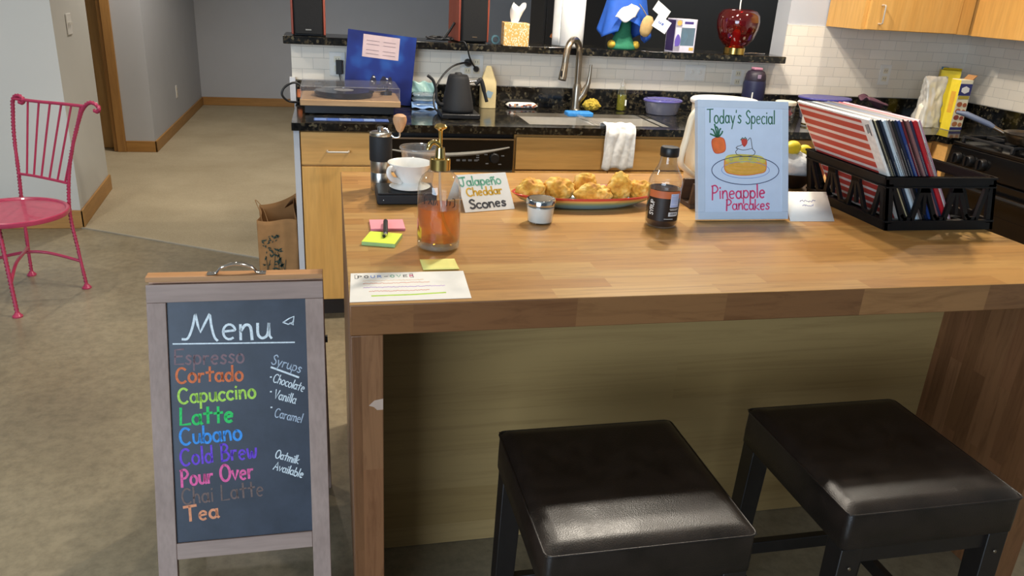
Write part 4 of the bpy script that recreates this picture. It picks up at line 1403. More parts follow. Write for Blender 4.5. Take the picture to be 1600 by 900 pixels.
STR = striped('red and white striped print', 'c2473f', 'ead9d4', 'Z', .0290, .34)
bx0 = 1.542
for i, (colr, th, lb) in enumerate(recs):
    rr = random.Random(i + 3)
    y0 = CY0 + .014 + (rr.uniform(0, .010) if i else 0)
    if i == len(recs) - 1:
        y0 = CY0 + .030
    mw = Matrix.Translation((bx0, y0, CZ0 + .0075 + th * .55)) @ Matrix.Rotation(LEAN, 4, 'Y')
    S = RS - rr.uniform(0, .004)
    e = thing('record_sleeve', lb, 'record', (0, 0, 0), 0, 'records in the crate')
    e.matrix_world = mw
    e.rotation_mode = 'XYZ'
    WM[e.name_full] = mw
    obj('sleeve', B().box(0, th, 0, S, 0, S), plain('record sleeve ' + colr, colr, .4, 0, .12, 60), e, bevel=.0006, local=True)
    if i == 0:
        c_ = obj('cover_print', B().box(-.0004, -.0001, .036, S - .004, .004, S - .006), STR, e, local=True)
        obj('cover_text', B().box(-.0005, -.0001, .008, .012, S - .05, S - .014).box(-.0005, -.0001, .015, .018, S - .042, S - .016).box(-.0005, -.0001, .021, .024, S - .046, S - .018), INK['grey'], e, local=True)
    else:
        sp = B()
        z0_ = rr.uniform(.12, .17)
        z1_ = z0_ + rr.uniform(.06, .13)
        nn_ = int((z1_ - z0_) / .004)
        sp.ribbon([(th * (.40 if k % 2 else .60), z0_ + .004 * k) for k in range(nn_)], .0011, lambda a, c, h=0: (a, -.0001 - h, c), .0003)
        obj('spine_text', sp, SPI if sum(lin(colr)[:3]) < 1 else INK['grey'], e, local=True)
    bx0 += (th + .0010) / math.cos(LEAN)

# ================================================================== STOOLS
def stool(label, cx, cy):
    t = thing('bar_stool', label, 'stool', (cx, cy, 0), 0, 'leather stools at the island')
    w, d, H = .196, .198, .62
    # upholstered seat: softly domed top over a straight skirt
    def top(u, v):
        a, b = u * 2 - 1, v * 2 - 1
        k = (1 - a ** 26) * (1 - b ** 26)
        return (a * w, b * d, H - .012 + .010 * k ** .5 + .002 * (1 - a * a) * (1 - b * b))
    sb_ = B().grid(top, 24, 24)
    st = obj('seat', sb_, M['leather'], t, local=True, smooth=180)
    sk_ = B()
    # skirt with rounded corners
    def ring(z, g):
        pts = []
        r = .014
        for (sx, sy, a0) in ((1, 1, 0), (-1, 1, 90), (-1, -1, 180), (1, -1, 270)):
            for i in range(6):
                a = math.radians(a0 + i * 18)
                pts.append((sx * (w - r + g) + r * math.cos(a), sy * (d - r + g) + r * math.sin(a), z))
        return pts
    rings = [ring(H - .0125, -.001), ring(H - .016, .0), ring(H - .06, .001), ring(H - .092, .001), ring(H - .096, -.003)]
    n = len(rings[0])
    vs = [p for r_ in rings for p in r_]
    fs = [(k * n + i, k * n + (i + 1) % n, (k + 1) * n + (i + 1) % n, (k + 1) * n + i) for k in range(len(rings) - 1) for i in range(n)]
    fs.append(tuple((len(rings) - 1) * n + i for i in range(n)))
    sk_.add(vs, fs)
    obj('skirt', sk_, M['leather'], t, local=True, smooth=60)
    rp = [Vector(p) for p in ring(H - .0125, .0006)]
    obj('piping', B().tube(rp, .0022, 8, closed=True), M['leather'], t, local=True, smooth=180)
    L = .047
    for sx in (-1, 1):
        for sy in (-1, 1):
            x0, y0 = sx * (w - .004), sy * (d - .004)
            x1, y1 = sx * (w - .004 - L), sy * (d - .004 - L)
            b = B().hexa([(x0 + sx * .006, y0 + sy * .012, 0), (x1 + sx * .012, y0 + sy * .012, 0), (x1 + sx * .012, y1 + sy * .018, 0), (x0 + sx * .006, y1 + sy * .018, 0),
                          (x0, y0, H - .0965), (x1, y0, H - .0965), (x1, y1, H - .0965), (x0, y1, H - .0965)])
            lg = obj('leg', b, M['black_wood'], t, local=True, bevel=.002)
            if sy < 0 or sx < 0:
                obj('screw', B().lathe([(0, 0), (.004, .0), (.003, .002), (0, .0022)], 10, M4=Matrix.Translation((x0 - sx * L * .5, y0 + sy * .0035, H - .14)) @ Matrix.Rotation(sy * -math.pi / 2, 4, 'X')), M['nickel'], lg, local=True)
    z0, z1 = .165, .20
    for s in (-1, 1):
        obj('stretcher', B().box(s * (w - .014) - .010, s * (w - .014) + .010, -d + .036, d - .036, z0 + .0, z1), M['black_wood'], t, local=True, bevel=.002)
    for s in (-1, 1):
        obj('stretcher', B().box(-w + .040, w - .040, s * (d - .010) - .010, s * (d - .010) + .010, z0 + (.03 if s > 0 else -.03), z1 + (.03 if s > 0 else -.03)), M['black_wood'], t, local=True, bevel=.002)
    for s in (-1, 1):
        obj('apron', B().box(-w + .046, w - .046, s * (d - .020) - .009, s * (d - .020) + .009, H - .135, H - .097), M['black_wood'], t, local=True)
    return t


s1 = stool('dark brown leather stool nearer the middle of the island front', .503, -.180)
s2 = stool('dark brown leather stool at the right end of the island front', 1.100, -.157)
s2.rotation_euler.z = 0

# ================================================================== CHALKBOARD A-FRAME
bd = thing('chalkboard_sign', 'freestanding grey wood A-frame chalkboard with colourful coffee menu', 'menu board', (-.26, .45, 0))
FU = Vector((0, .25, .80)).normalized()
FN = Vector((0, -.80, .25)).normalized()
BP = plane((0, .2, 0.0), (1, 0, 0), FU, FN)     # x = world x, y = distance up the board
XL, XR = -.458, -.055
UT = .838


def bar2(x0, x1, u0, u1, h0, h1):
    return slab2(B(), x0, x1, u0, u1, BP, h0, h1)


fw_ = .043
for x0, x1 in ((XL, XL + fw_), (XR - fw_, XR)):
    obj('front_stile', bar2(x0, x1, .0045, UT - fw_, -.018, 0), M['grey_wood'], bd, bevel=.0015)
obj('front_rail', bar2(XL, XR, UT - fw_ + .0003, UT, -.018, 0), M['grey_wood_x'], bd, bevel=.0015)
obj('front_rail', bar2(XL + fw_ + .0003, XR - fw_ - .0003, .172, .212, -.018, 0), M['grey_wood_x'], bd, bevel=.0015)
obj('chalk_panel', bar2(XL + fw_ + .0003, XR - fw_ - .0003, .2125, UT - fw_, -.012, -.006), M['chalkboard'], bd)
ap = BP(0, UT, 0)
RU = Vector((0, -.25, .80)).normalized()
RP = plane((0, .742, 0), (1, 0, 0), RU, Vector((0, .80, .25)))


def bar3(x0, x1, u0, u1, h0, h1):
    return slab2(B(), x0, x1, u0, u1, RP, h0, h1)


for x0, x1 in ((XL, XL + fw_), (XR - fw_, XR)):
    rl = obj('rear_stile', bar3(x0, x1, .0045, UT - fw_, -.018, 0), M['grey_wood'], bd, bevel=.0015)
obj('rear_rail', bar3(XL, XR, UT - fw_ + .0003, UT - .004, -.018, 0), M['grey_wood_x'], bd, bevel=.0015)
obj('rear_rail', bar3(XL + fw_ + .0003, XR - fw_ - .0003, .172, .212, -.018, 0), M['grey_wood_x'], bd, bevel=.0015)
obj('rear_panel', bar3(XL + fw_ + .0003, XR - fw_ - .0003, .2125, UT - fw_, -.012, -.006), M['chalkboard'], bd)
obj('top_cap', B().box(XL, XR, .453, .489, .8045, .8165), M['raw_wood'], bd, bevel=.001)
obj('latch', B().lathe([(0, 0), (.010, 0), (.010, .006), (0, .006)], 12, M4=Matrix.Translation((XR + .0003, .50, .62)) @ Matrix.Rotation(math.pi / 2, 4, 'Y')), M['black'], bd)
hx0, hx1 = -.322, -.188
HY = .468
hpts = spline([(hx0, HY, .8185), (hx0 + .02, HY, .8205), (hx0 + .034, HY, .834), (-.255, HY, .8425), (hx1 - .034, HY, .834), (hx1 - .02, HY, .8205), (hx1, HY, .8185)], 8)
hd_ = obj('handle', B().tube(hpts, .0105, 10, flat=.28), M['chrome'], bd)
for x in (hx0 + .008, hx1 - .008):
    obj('screw', B().lathe([(0, 0), (.004, 0), (.003, .002), (0, .0025)], 10, (x, HY, .8205)), M['chrome'], hd_)

CW = lambda x, y, h=0: BP(x, y, -.006 + h)
CH = {k: plain('chalk ' + k, h, .9, 0, .18, 180) for k, h in dict(white='e4ecf2', brown='8a7074', orange='e07a4e', lime='b6e060', green='3ecf6c', blue='4a9ae8', violet='7850d4', pink='ee6ba4', brown2='7a6660', peach='e89a72', pale='b8c4d2').items()}


def chalk(txt, x0, u0, x1, u1, cap, w, c, **k):
    return obj('chalk_line', write(B(), txt, x0, u0, x1, u1, cap, w, CW, seed=len(txt), **k), CH[c], bd)


mn = write(B(), 'Menu', -.375, .706, -.182, .700, .062, .0060, CW, gap=.14)
obj('chalk_heading', mn, CH['white'], bd)
obj('chalk_underline', B().ribbon([(-.404, .696), (-.27, .692), (-.127, .688)], .0034, CW), CH['white'], bd)
chalk('Espresso', -.402, .647, -.246, .643, .036, .0044, 'brown')
chalk('Cortado', -.400, .603, -.250, .601, .036, .0052, 'orange')
chalk('Capuccino', -.397, .553, -.222, .556, .036, .0052, 'lime')
chalk('Latte', -.395, .500, -.276, .500, .040, .0062, 'green')
chalk('Cubano', -.397, .452, -.258, .456, .040, .0054, 'blue')
chalk('Cold Brew', -.398, .402, -.224, .408, .040, .0050, 'violet')
chalk('Pour Over', -.398, .352, -.234, .358, .038, .0056, 'pink')
chalk('Chai Latte', -.398, .305, -.212, .312, .038, .0040, 'brown2')
chalk('Tea', -.394, .263, -.318, .267, .036, .0060, 'peach')
chalk('Syrups', -.183, .638, -.116, .612, .024, .0024, 'pale')
obj('chalk_underline', B().ribbon([(-.183, .629), (-.120, .601)], .0046, CW), CH['white'], bd)
chalk('Chocolate', -.181, .594, -.110, .564, .021, .0023, 'white', gap=.14)
chalk('Vanilla', -.180, .553, -.130, .536, .022, .0024, 'white', gap=.16)
chalk('Caramel', -.180, .507, -.117, .487, .022, .0022, 'pale', gap=.14)
for x, u in ((-.186, .605), (-.187, .569), (-.187, .530)):
    obj('chalk_bullet', B().ribbon([(x, u), (x + .002, u)], .0034, CW), CH['white'], bd)
chalk('Oatmilk', -.182, .405, -.128, .384, .020, .0024, 'white', gap=.14)
chalk('Available', -.187, .376, -.119, .348, .020, .0024, 'white', gap=.14)
obj('chalk_doodle', B().ribbon([(-.152, .738), (-.138, .747), (-.126, .752), (-.128, .738), (-.140, .733), (-.152, .738)], .0030, CW).ribbon([(-.136, .736), (-.128, .731), (-.129, .740)], .0030, CW), CH['white'], bd)

# ================================================================== PINK CHAIR
ch = thing('metal_chair', 'raspberry pink wrought iron chair with twisted frame by the left wall', 'chair', (-1.44, 2.43, 0))
PK = M['pink_paint']


def twisted(pts, r=.0085, n=10):
    """square bar twisted like rope"""
    P = spline(pts, n)
    b = B()
    vs, fs = [], []
    N = len(P)
    s = 0.0
    for i in range(N):
        d = (P[min(N - 1, i + 1)] - P[max(0, i - 1)]).normalized()
        if i:
            s += (P[i] - P[i - 1]).length
        x = d.cross(Vector((.3, 1, .1))).normalized()
        y = d.cross(x)
        for k in range(8):
            a = 2 * math.pi * k / 8 + s * 95
            rr_ = r * (1.12 if k % 2 == 0 else .72)
            vs.append(P[i] + x * math.cos(a) * rr_ + y * math.sin(a) * rr_)
    for i in range(N - 1):
        for k in range(8):
            m = (k + 1) % 8
            fs.append((i * 8 + k, i * 8 + m, (i + 1) * 8 + m, (i + 1) * 8 + k))
    fs.append(tuple(range(8))[::-1])
    fs.append(tuple((N - 1) * 8 + k for k in range(8)))
    return b.add(vs, fs)


SC_ = (-1.445, 2.425, 0)
obj('seat', B().lathe([(0, .408), (.225, .408), (.228, .412), (.228, .428), (.224, .432), (.214, .431), (.208, .424), (0, .424)], 48, SC_), PK, ch)


def curl(c, r, a0, a1, ax, n=16):
    """scroll in the plane spanned by ax (horizontal) and z"""
    return [(c[0] + ax[0] * r * math.cos(math.radians(a0 + (a1 - a0) * i / n)), c[1] + ax[1] * r * math.cos(math.radians(a0 + (a1 - a0) * i / n)), c[2] + r * math.sin(math.radians(a0 + (a1 - a0) * i / n))) for i in range(n + 1)]


rp_ = [(-1.221, 2.536, .012), (-1.238, 2.546, .20), (-1.252, 2.556, .37), (-1.232, 2.543, .536), (-1.196, 2.519, .67), (-1.128, 2.474, .84), (-1.098, 2.454, .892), (-1.066, 2.433, .917), (-1.038, 2.415, .914), (-1.024, 2.406, .898), (-1.033, 2.412, .882), (-1.048, 2.421, .886)]
lp_ = [(-1.528, 2.738, .012), (-1.520, 2.733, .20), (-1.510, 2.726, .404), (-1.500, 2.719, .526), (-1.488, 2.711, .718), (-1.470, 2.70, .84), (-1.462, 2.695, .88), (-1.445, 2.684, .902), (-1.420, 2.667, .905), (-1.404, 2.656, .890), (-1.414, 2.663, .874), (-1.430, 2.673, .878)]
tw = 14
obj('back_post', twisted(rp_, .0088, tw), PK, ch, smooth=180)
obj('back_post', twisted(lp_, .0088, tw), PK, ch, smooth=180)
for f, topp in (((-1.416, 2.196, .012), (-1.440, 2.232, .409)), ((-1.722, 2.402, .012), (-1.655, 2.425, .409))):
    f, topp = Vector(f), Vector(topp)
    obj('front_leg', twisted([f, f.lerp(topp, .3), f.lerp(topp, .7), topp], .0088, tw * 3), PK, ch, smooth=180)
for q in ((-1.221, 2.536), (-1.528, 2.738), (-1.416, 2.196), (-1.722, 2.402)):
    obj('foot_glide', B().lathe([(0, 0), (.021, 0), (.022, .006), (.014, .014), (.010, .022), (0, .022)], 16, (q[0], q[1], 0)), PK, ch)
pl0, pl1 = Vector((-1.459, 2.692, .889)), Vector((-1.094, 2.452, .897))
ql0, ql1 = Vector((-1.500, 2.719, .528)), Vector((-1.234, 2.544, .524))
obj('top_rail', B().tube(spline([pl0, pl0.lerp(pl1, .33) + Vector((0, 0, -.002)), pl0.lerp(pl1, .66), pl1], 6), .0075, 10), PK, ch)
obj('lower_rail', B().tube(spline([ql0, ql0.lerp(ql1, .3) + Vector((0, 0, .004)), ql0.lerp(ql1, .7) + Vector((0, 0, .003)), ql1], 6), .0065, 10), PK, ch)
for a, c in ((.22, .11), (.38, .25), (.54, .40), (.70, .56), (.84, .72), (.97, .87)):
    p0, p1 = pl0.lerp(pl1, a * .98), ql0.lerp(ql1, c + .06)
    obj('back_rod', B().tube([p0, p1], .0048, 8), PK, ch)
A1, A2 = Vector((-1.4245, 2.205, .15)), Vector((-1.525, 2.735, .15))
A3, A4 = Vector((-1.702, 2.408, .15)), Vector((-1.234, 2.542, .14))
obj('cross_brace', B().tube(spline([A3, A3.lerp(A4, .3) + Vector((.03, .09, .03)), A3.lerp(A4, .6) + Vector((.02, .08, .035)), A4], 8), .0075, 10), PK, ch)
obj('cross_brace', B().tube(spline([A1, A1.lerp(A2, .25) + Vector((.01, 0, .05)), A1.lerp(A2, .6) + Vector((.02, 0, .045)), A2], 8), .0075, 10), PK, ch)

# ================================================================== PAPER BAG ON THE FLOOR
bg = thing('paper_bag', 'brown kraft grocery bag with dark green leaf print on the floor', 'paper bag', (-.283, 2.29, 0))
bx0_, bx1_, by0_, by1_, bz = -.372, -.194, 2.22, 2.36, .43
bw_ = B()
ft = lambda u, v: (bx0_ + (bx1_ - bx0_) * u + .004 * noise.noise(Vector((u * 5, v * 5, 1))), by0_ + .006 * noise.noise(Vector((u * 4, v * 6, 7))), .002 + (bz - .006 * math.sin(u * 6)) * v)
obj('front_panel', B().grid(ft, 16, 20), M['kraft'], bg, solid=.0012)
obj('rear_panel', B().grid(lambda u, v: (bx0_ + (bx1_ - bx0_) * u, by1_ + .02 * v * v, .002 + (bz + .03 + .06 * u ** 2) * v), 16, 20), M['kraft_in_shade'], bg, solid=.0012)
for x, s in ((bx0_, -1), (bx1_, 1)):
    obj('side_gusset', B().grid(lambda u, v, x=x, s=s: (x - s * .016 * math.sin(u * math.pi) * v, by0_ + (by1_ - by0_ + .02 * v * v) * u, .002 + (bz + (.02 if s < 0 else .07) * u + .03 * math.sin(u * math.pi) * (1 if s > 0 else 0)) * v), 10, 16), M['kraft'] if s < 0 else M['kraft_in_shade'], bg, solid=.0012)  # right gusset takes the darker tone, its shade put into the colour
obj('bottom_panel', B().box(bx0_ + .002, bx1_ - .002, by0_ + .002, by1_ - .002, .001, .003), M['kraft_in_shade'], bg)
obj('folded_flap', B().add([(bx1_ - .06, by1_ + .005, bz + .02), (bx1_ + .006, by1_ + .005, bz + .06), (bx1_ + .008, by0_ + .03, bz + .01), (bx1_ - .01, by1_ - .03, bz + .10)], [(0, 1, 3), (1, 2, 3)]), M['kraft'], bg, solid=.0012)
obj('cord_handle', B().tube(spline([(bx0_ + .025, by0_ + .004, bz - .01), (bx0_ + .015, by0_ - .002, bz + .05), (bx0_ + .0, by0_ - .004, bz + .10), (bx0_ + .03, by0_ + .004, bz + .06), (bx0_ + .05, by0_ + .004, bz - .01)], 6), .0018, 6), M['kraft'], bg)
FP = lambda x, y, h=0: Vector((bx0_ + x, by0_ - .0068 - h, y))
lf = B()
rr = random.Random(11)
for k in range(80):
    t_ = rr.random()
    x = .018 + .12 * rr.random() * (1 - .4 * t_)
    y = .10 + .26 * t_
    a = rr.uniform(0, math.pi)
    ln = rr.uniform(.006, .013)
    lf.prism([(x + ln * math.cos(a), y + ln * math.sin(a)), (x - ln * .35 * math.sin(a), y + ln * .35 * math.cos(a)), (x - ln * math.cos(a), y - ln * math.sin(a)), (x + ln * .35 * math.sin(a), y - ln * .35 * math.cos(a))], FP, .0004)
for k in range(7):
    x = .03 + .014 * k
    lf.ribbon([(x, .10), (x + rr.uniform(-.01, .02), .17), (x + rr.uniform(-.02, .03), .24 + .02 * (k % 3))], .0022, FP)
obj('leaf_print', lf, plain('dark green print ink', '25423c', .85, 0, .1), bg)
tx = B()
for y, x0, x1 in ((.076, .085, .155), (.062, .075, .16)):
    tx.ribbon([(x0 + (x1 - x0) * i / 18, y + (.0015 if i % 2 else -.0015)) for i in range(19)], .0030, FP)
obj('small_print', tx, plain('brown print ink', '4a3320', .85), bg)

# ================================================================== BACK COUNTER
CZ = .9155
# -------- record player
tt = thing('record_player', 'wooden record player with clear dust cover on the left counter', 'record player', (.06, 2.36, CZ))
T0, T1, TY0, TY1 = -.158, .285, 2.235, 2.53
obj('plinth', B().box(T0, T1, TY0, TY1, .955, .982), wood_grain('walnut oak plinth', 'a3805a', 'b6946c', 'x', 1, .5), tt, bevel=.003)
obj('gap_shade', B().box(T0 + .02, T1 - .03, TY0 + .02, TY1 - .01, .921, .9548), M['black'], tt)  # black box standing in for the shadow in the gap under the plinth
for x in (T0 + .05, T1 - .06):
    for y in (TY0 + .045, TY1 - .05):
        obj('foot', B().lathe([(0, CZ), (.018, CZ), (.02, .9208), (0, .9208)], 16, (x, y, 0)), M['black'], tt)
pcx, pcy = .035, 2.385
obj('platter', B().lathe([(0, .9835), (.128, .9835), (.134, .988), (.134, 1.003), (.130, 1.006), (0, 1.006)], 48, (pcx, pcy, 0)), M['black_gloss'], tt)
vn = obj('vinyl_record', B().lathe([(0, 1.0065), (.128, 1.0065), (.128, 1.0085), (.05, 1.0085), (.046, 1.009), (0, 1.009)], 48, (pcx, pcy, 0)), M['black_gloss'], tt)
obj('record_label', B().lathe([(0, 1.0092), (.046, 1.0092), (.046, 1.0097), (0, 1.0097)], 32, (pcx, pcy, 0)), plain('grey record label', '8a8a88', .6), vn)
obj('spindle', B().lathe([(0, 1.0098), (.003, 1.0098), (.003, 1.022), (0, 1.024)], 10, (pcx, pcy, 0)), M['chrome'], tt)
ta = obj('tonearm', B().tube([(.235, 2.46, 1.013), (.225, 2.37, 1.014), (.165, 2.31, 1.013)], .0042, 10), M['chrome'], tt)
obj('headshell', B().box(.148, .168, 2.295, 2.312, 1.0105, 1.019), M['black'], ta)
obj('arm_base', B().lathe([(0, .9825), (.028, .9825), (.026, 1.0), (.012, 1.004), (.010, 1.02), (0, 1.02)], 20, (.235, 2.46, 0)), M['black'], ta)
obj('counterweight', B().lathe([(0, 0), (.013, 0), (.013, .024), (0, .024)], 18, M4=Matrix.Translation((.236, 2.474, 1.013)) @ Matrix.Rotation(-math.pi / 2, 4, 'X')), M['chrome'], ta)
dc = B()
a0, a1, b0, b1, h0, h1 = T0 + .004, T1 - .004, TY0 + .006, TY1 - .004, .9825, 1.036
dc.box(a0, a1, b0, b0 + .003, h0, h1).box(a0, a1, b1 - .003, b1, h0, h1).box(a0, a0 + .003, b0 + .003, b1 - .003, h0, h1).box(a1 - .003, a1, b0 + .003, b1 - .003, h0, h1).box(a0, a1, b0, b1, h1, h1 + .003)
obj('dust_cover', dc, M['smoke_plastic'], tt)
obj('cover_edge', B().tube([(a0, b0, h1 + .003), (a1, b0, h1 + .003)], .0016, 6).tube([(a1, b0, h0), (a1, b0, h1)], .0016, 6).tube([(a0, b0, h0), (a0, b0, h1)], .0016, 6), M['clear_plastic'], tt)
obj('hinge', B().box(T0 + .06, T0 + .09, TY1, TY1 + .012, .965, 1.02).box(T1 - .09, T1 - .06, TY1, TY1 + .012, .965, 1.02), M['black'], tt)
# photo strip in front of the record player
ps = thing('photo_strip', 'strip of blue photo squares on the counter before the record player', 'photo strip', (.06, 2.11, CZ))
obj('backing', B().box(-.098, .222, 2.085, 2.150, CZ + .0002, CZ + .0012), plain('dull blue card', '4a5f96', .6), ps)
for i in range(6):
    obj('photo', B().hexa([(-.093 + i * .052, 2.088, CZ + .0013), (-.046 + i * .052, 2.088, CZ + .0013), (-.046 + i * .052, 2.147, CZ + .0013), (-.093 + i * .052, 2.147, CZ + .0013),
                           (-.093 + i * .052, 2.088, CZ + .0017), (-.046 + i * .052, 2.088, CZ + .0017), (-.046 + i * .052, 2.147, CZ + .0017), (-.093 + i * .052, 2.147, CZ + .0017)]), plain('blue photo %d' % i, ('6f8cc8', '4a6ab4', '7d96cc', '5270ba', '86a0d2', '4c68ae')[i], .3), ps)
# wires left of the record player
tag(obj('power_cable', B().tube(spline([(-.15, 2.56, .99), (-.19, 2.55, 1.015), (-.235, 2.54, .995), (-.25, 2.535, .96), (-.225, 2.545, .93), (-.185, 2.56, .922), (-.150, 2.572, .922)], 8), .0055, 8), M['black'], smooth=180),
    'black cable looping off the left end of the counter', 'cable')
tag(obj('orange_plug', B().lathe([(0, 0), (.011, 0), (.012, .012), (.009, .036), (0, .036)], 14, M4=Matrix.Translation((-.172, 2.575, .945))), plain('orange plastic plug', 'd8733a', .5)), 'orange plug end standing behind the record player', 'plug')

# -------- blue album leaning on the ledge
al = thing('album_cover', 'deep blue album cover with pale title panel leaning against the ledge', 'album', (.18, 2.5, CZ))
OA = Vector((.036, 2.5525, CZ + .031))
UA = Vector((1, 0, -.088)).normalized()
VA = Vector((.0, .0, 1)).normalized()
VA = (VA - UA * VA.dot(UA)).normalized()
NA = UA.cross(VA).normalized()
AP = plane(OA, UA, VA, NA)
AS = .325
t = NT('deep blue album print')
tcn = t.n('ShaderNodeTexCoord')
gn = t.n('ShaderNodeTexNoise')
gn.inputs['Scale'].default_value = 4.0
gn.inputs['Detail'].default_value = 3
t.l(tcn.outputs['Object'], gn.inputs['Vector'])
t.col(t.ramp(gn.outputs['Fac'], [(.30, lin('191d52')), (.5, lin('1f3177')), (.68, lin('346ab8'))]))
t.setp(.5, spec=.25)
M['album'] = t.m
obj('sleeve', slab2(B(), 0, AS, 0, AS, AP, -.004, 0), M['album'], al)
pp = obj('title_panel', slab2(B(), .073, .246, .208, .312, AP, .0002, .0006), plain('pale pink panel', 'c8b0b0', .6), al)
tb = B()
for q in (.285, .268, .242, .225):
    for x0, x1 in ((.09, .15), (.17, .228)):
        tb.ribbon([(x0 + (x1 - x0) * i / 14, q + (.0012 if i % 2 else -.0012)) for i in range(15)], .0016, lambda a, c, h=0: AP(a, c, .0007 + h))
obj('title_text', tb, plain('dark title ink', '4a3a4a', .7), pp)
fg = B()
for cx_, w_ in ((.135, .018), (.185, .022), (.215, .016)):
    fg.prism([(cx_ - w_, .072), (cx_ - w_ * .8, .105), (cx_ - w_ * .3, .128), (cx_ + w_ * .3, .126), (cx_ + w_ * .9, .10), (cx_ + w_, .072)], lambda a, c, h=0: AP(a, c, .0002 + h), .0003)
obj('figure_print', fg, plain('dark album print', '232238', .4), al)
ss = B()
for a, c in ((.130, .098), (.137, .120), (.216, .098), (.20, .118)):
    ss.prism([(a - .006, c), (a, c + .003), (a + .007, c - .003), (a, c - .004)], lambda x, y, h=0: AP(x, y, .0006 + h), .0002)
obj('highlight_print', ss, M['paper'], al)

# -------- zip bags
zb = thing('zip_bags', 'pile of clear zip bags with teal tops beside the kettle', 'plastic bags', (.40, 2.50, CZ))
for k, (zz, w_, tint) in enumerate(((.0, .128, 'bag_plastic'), (.022, .124, 'bag_plastic'), (.044, .118, 'bag_plastic'))):
    def pill(u, v, zz=zz, w_=w_, k=k):
        a = 2 * math.pi * u
        r = 1 - .04 * math.cos(4 * a)
        s = math.sin(v * math.pi)
        return (.425 + (w_ / 2) * r * s * (abs(math.cos(a)) ** .5) * (1 if math.cos(a) > 0 else -1) + .004 * noise.noise(Vector((a, v * 6, k))),
                2.535 + .05 * s * (abs(math.sin(a)) ** .5) * (1 if math.sin(a) > 0 else -1),
                CZ + .018 + zz + .011 * -math.cos(v * math.pi) + .004 * noise.noise(Vector((math.cos(a) * 4, math.sin(a) * 4 + k, v * 5))))
    obj('bag', B().grid(pill, 32, 12, True), M['bag_plastic'], zb, smooth=180)
obj('bag_top', B().grid(lambda u, v: (.366 + .118 * u, 2.585 + .006 * math.sin(u * 9 + v * 3) + .012 * v, CZ + .062 + .055 * v + .004 * math.sin(u * 14)), 20, 8), plain('teal bag film', '86a9a2', .25, 0, .1, 40), zb, solid=.001, smooth=180)
obj('blue_package', B().grid(lambda u, v: (.360 + .126 * u, 2.478 + .030 * math.sin(v * math.pi * .5), CZ + .004 + .030 * v + .004 * math.sin(u * 11 + 4 * v)), 20, 8), plain('pale blue packet', '7fa0cf', .25, 0, .15, 50), zb, solid=.001, smooth=180)

# -------- kettle
kx, ky = .552, 2.27
kt = thing('gooseneck_kettle', 'matte black gooseneck electric kettle on its base', 'kettle', (kx, ky, CZ))
ck = (kx, ky, CZ)
obj('power_base', B().box(kx - .085, kx + .095, ky - .085, ky + .075, CZ + .001, CZ + .024), M['black'], kt, bevel=.005)
obj('body', B().lathe([(0, .026), (.070, .026), (.0745, .030), (.0745, .040), (.070, .070), (.058, .130), (.050, .172), (.0475, .182), (.045, .187), (0, .187)], 44, ck), M['black_matte'], kt, smooth=50)
obj('lid', B().lathe([(0, .1872), (.043, .1872), (.042, .191), (.018, .194), (.016, .199), (.014, .201), (0, .2015)], 32, ck), M['black_matte'], kt)
obj('spout', B().tube(spline([(kx - .062, ky - .01, CZ + .055), (kx - .088, ky - .016, CZ + .060), (kx - .102, ky - .020, CZ + .085), (kx - .105, ky - .020, CZ + .125), (kx - .120, ky - .022, CZ + .165), (kx - .145, ky - .026, CZ + .186)], 6), [.012] + [.010] * 10 + [.007] * 20, 12), M['black_matte'], kt, smooth=180)
obj('handle_bracket', B().tube([(kx + .048, ky, CZ + .160), (kx + .085, ky, CZ + .165)], .006, 10), M['chrome'], kt)
obj('handle', B().tube(spline([(kx + .080, ky, CZ + .152), (kx + .098, ky, CZ + .166), (kx + .105, ky, CZ + .172), (kx + .115, ky, CZ + .150), (kx + .125, ky, CZ + .115), (kx + .138, ky, CZ + .072)], 5), [.011] * 6 + [.010] * 14 + [.008] * 6, 12), M['black_matte'], kt, smooth=180)
# -------- cream bag behind the kettle
cbg = thing('coffee_bag', 'tall cream and yellow paper bag standing behind the kettle', 'bag', (.76, 2.58, CZ))
obj('bag_body', B().grid(lambda u, v: (.755 + .040 * math.copysign(abs(math.cos(2 * math.pi * u)) ** .4, math.cos(2 * math.pi * u)) * (1 - .72 * max(0, v - .62) / .38), 2.585 + .032 * math.copysign(abs(math.sin(2 * math.pi * u)) ** .4, math.sin(2 * math.pi * u)) * (1 - .93 * max(0, v - .45) / .55), CZ + .001 + .205 * v), 24, 16, True), plain('cream waxed paper', 'cdbb8c', .6, 0, .12, 14), cbg, smooth=180)
obj('blue_print', B().add([(.730, 2.5522, CZ + .060), (.765, 2.5522, CZ + .050), (.777, 2.5522, CZ + .080), (.748, 2.5522, CZ + .090)], [(0, 1, 2, 3)]), plain('faded blue print', '8fa6b4', .6), cbg)

# -------- long printed packet by the sink
pk = thing('wrapped_packet', 'long white packet with coloured dots left of the faucet', 'packet', (.93, 2.585, CZ))
obj('wrapper', B().grid(lambda u, v: (.855 + .16 * u, 2.585 + .030 * math.cos(2 * math.pi * v), CZ + .016 + .015 * math.sin(2 * math.pi * v) * (1 - (2 * u - 1) ** 10)), 20, 16, False), plain('white wrapper', 'ece4da', .5), pk, smooth=180)
db = {}
rr = random.Random(5)
for k, cl in enumerate(('c46a4c', '3a3a52', 'd49a6a')):
    b = B()
    for i in range(7):
        x, z = .865 + rr.random() * .14, CZ + .010 + rr.random() * .013
        b.prism(arc(x, z, .006, .004, 0, 330, 10), lambda a, c, h=0: (a, 2.5545 - h, c), .0006)
    obj('dot_print', b, plain('dot print %d' % k, cl, .6), pk)

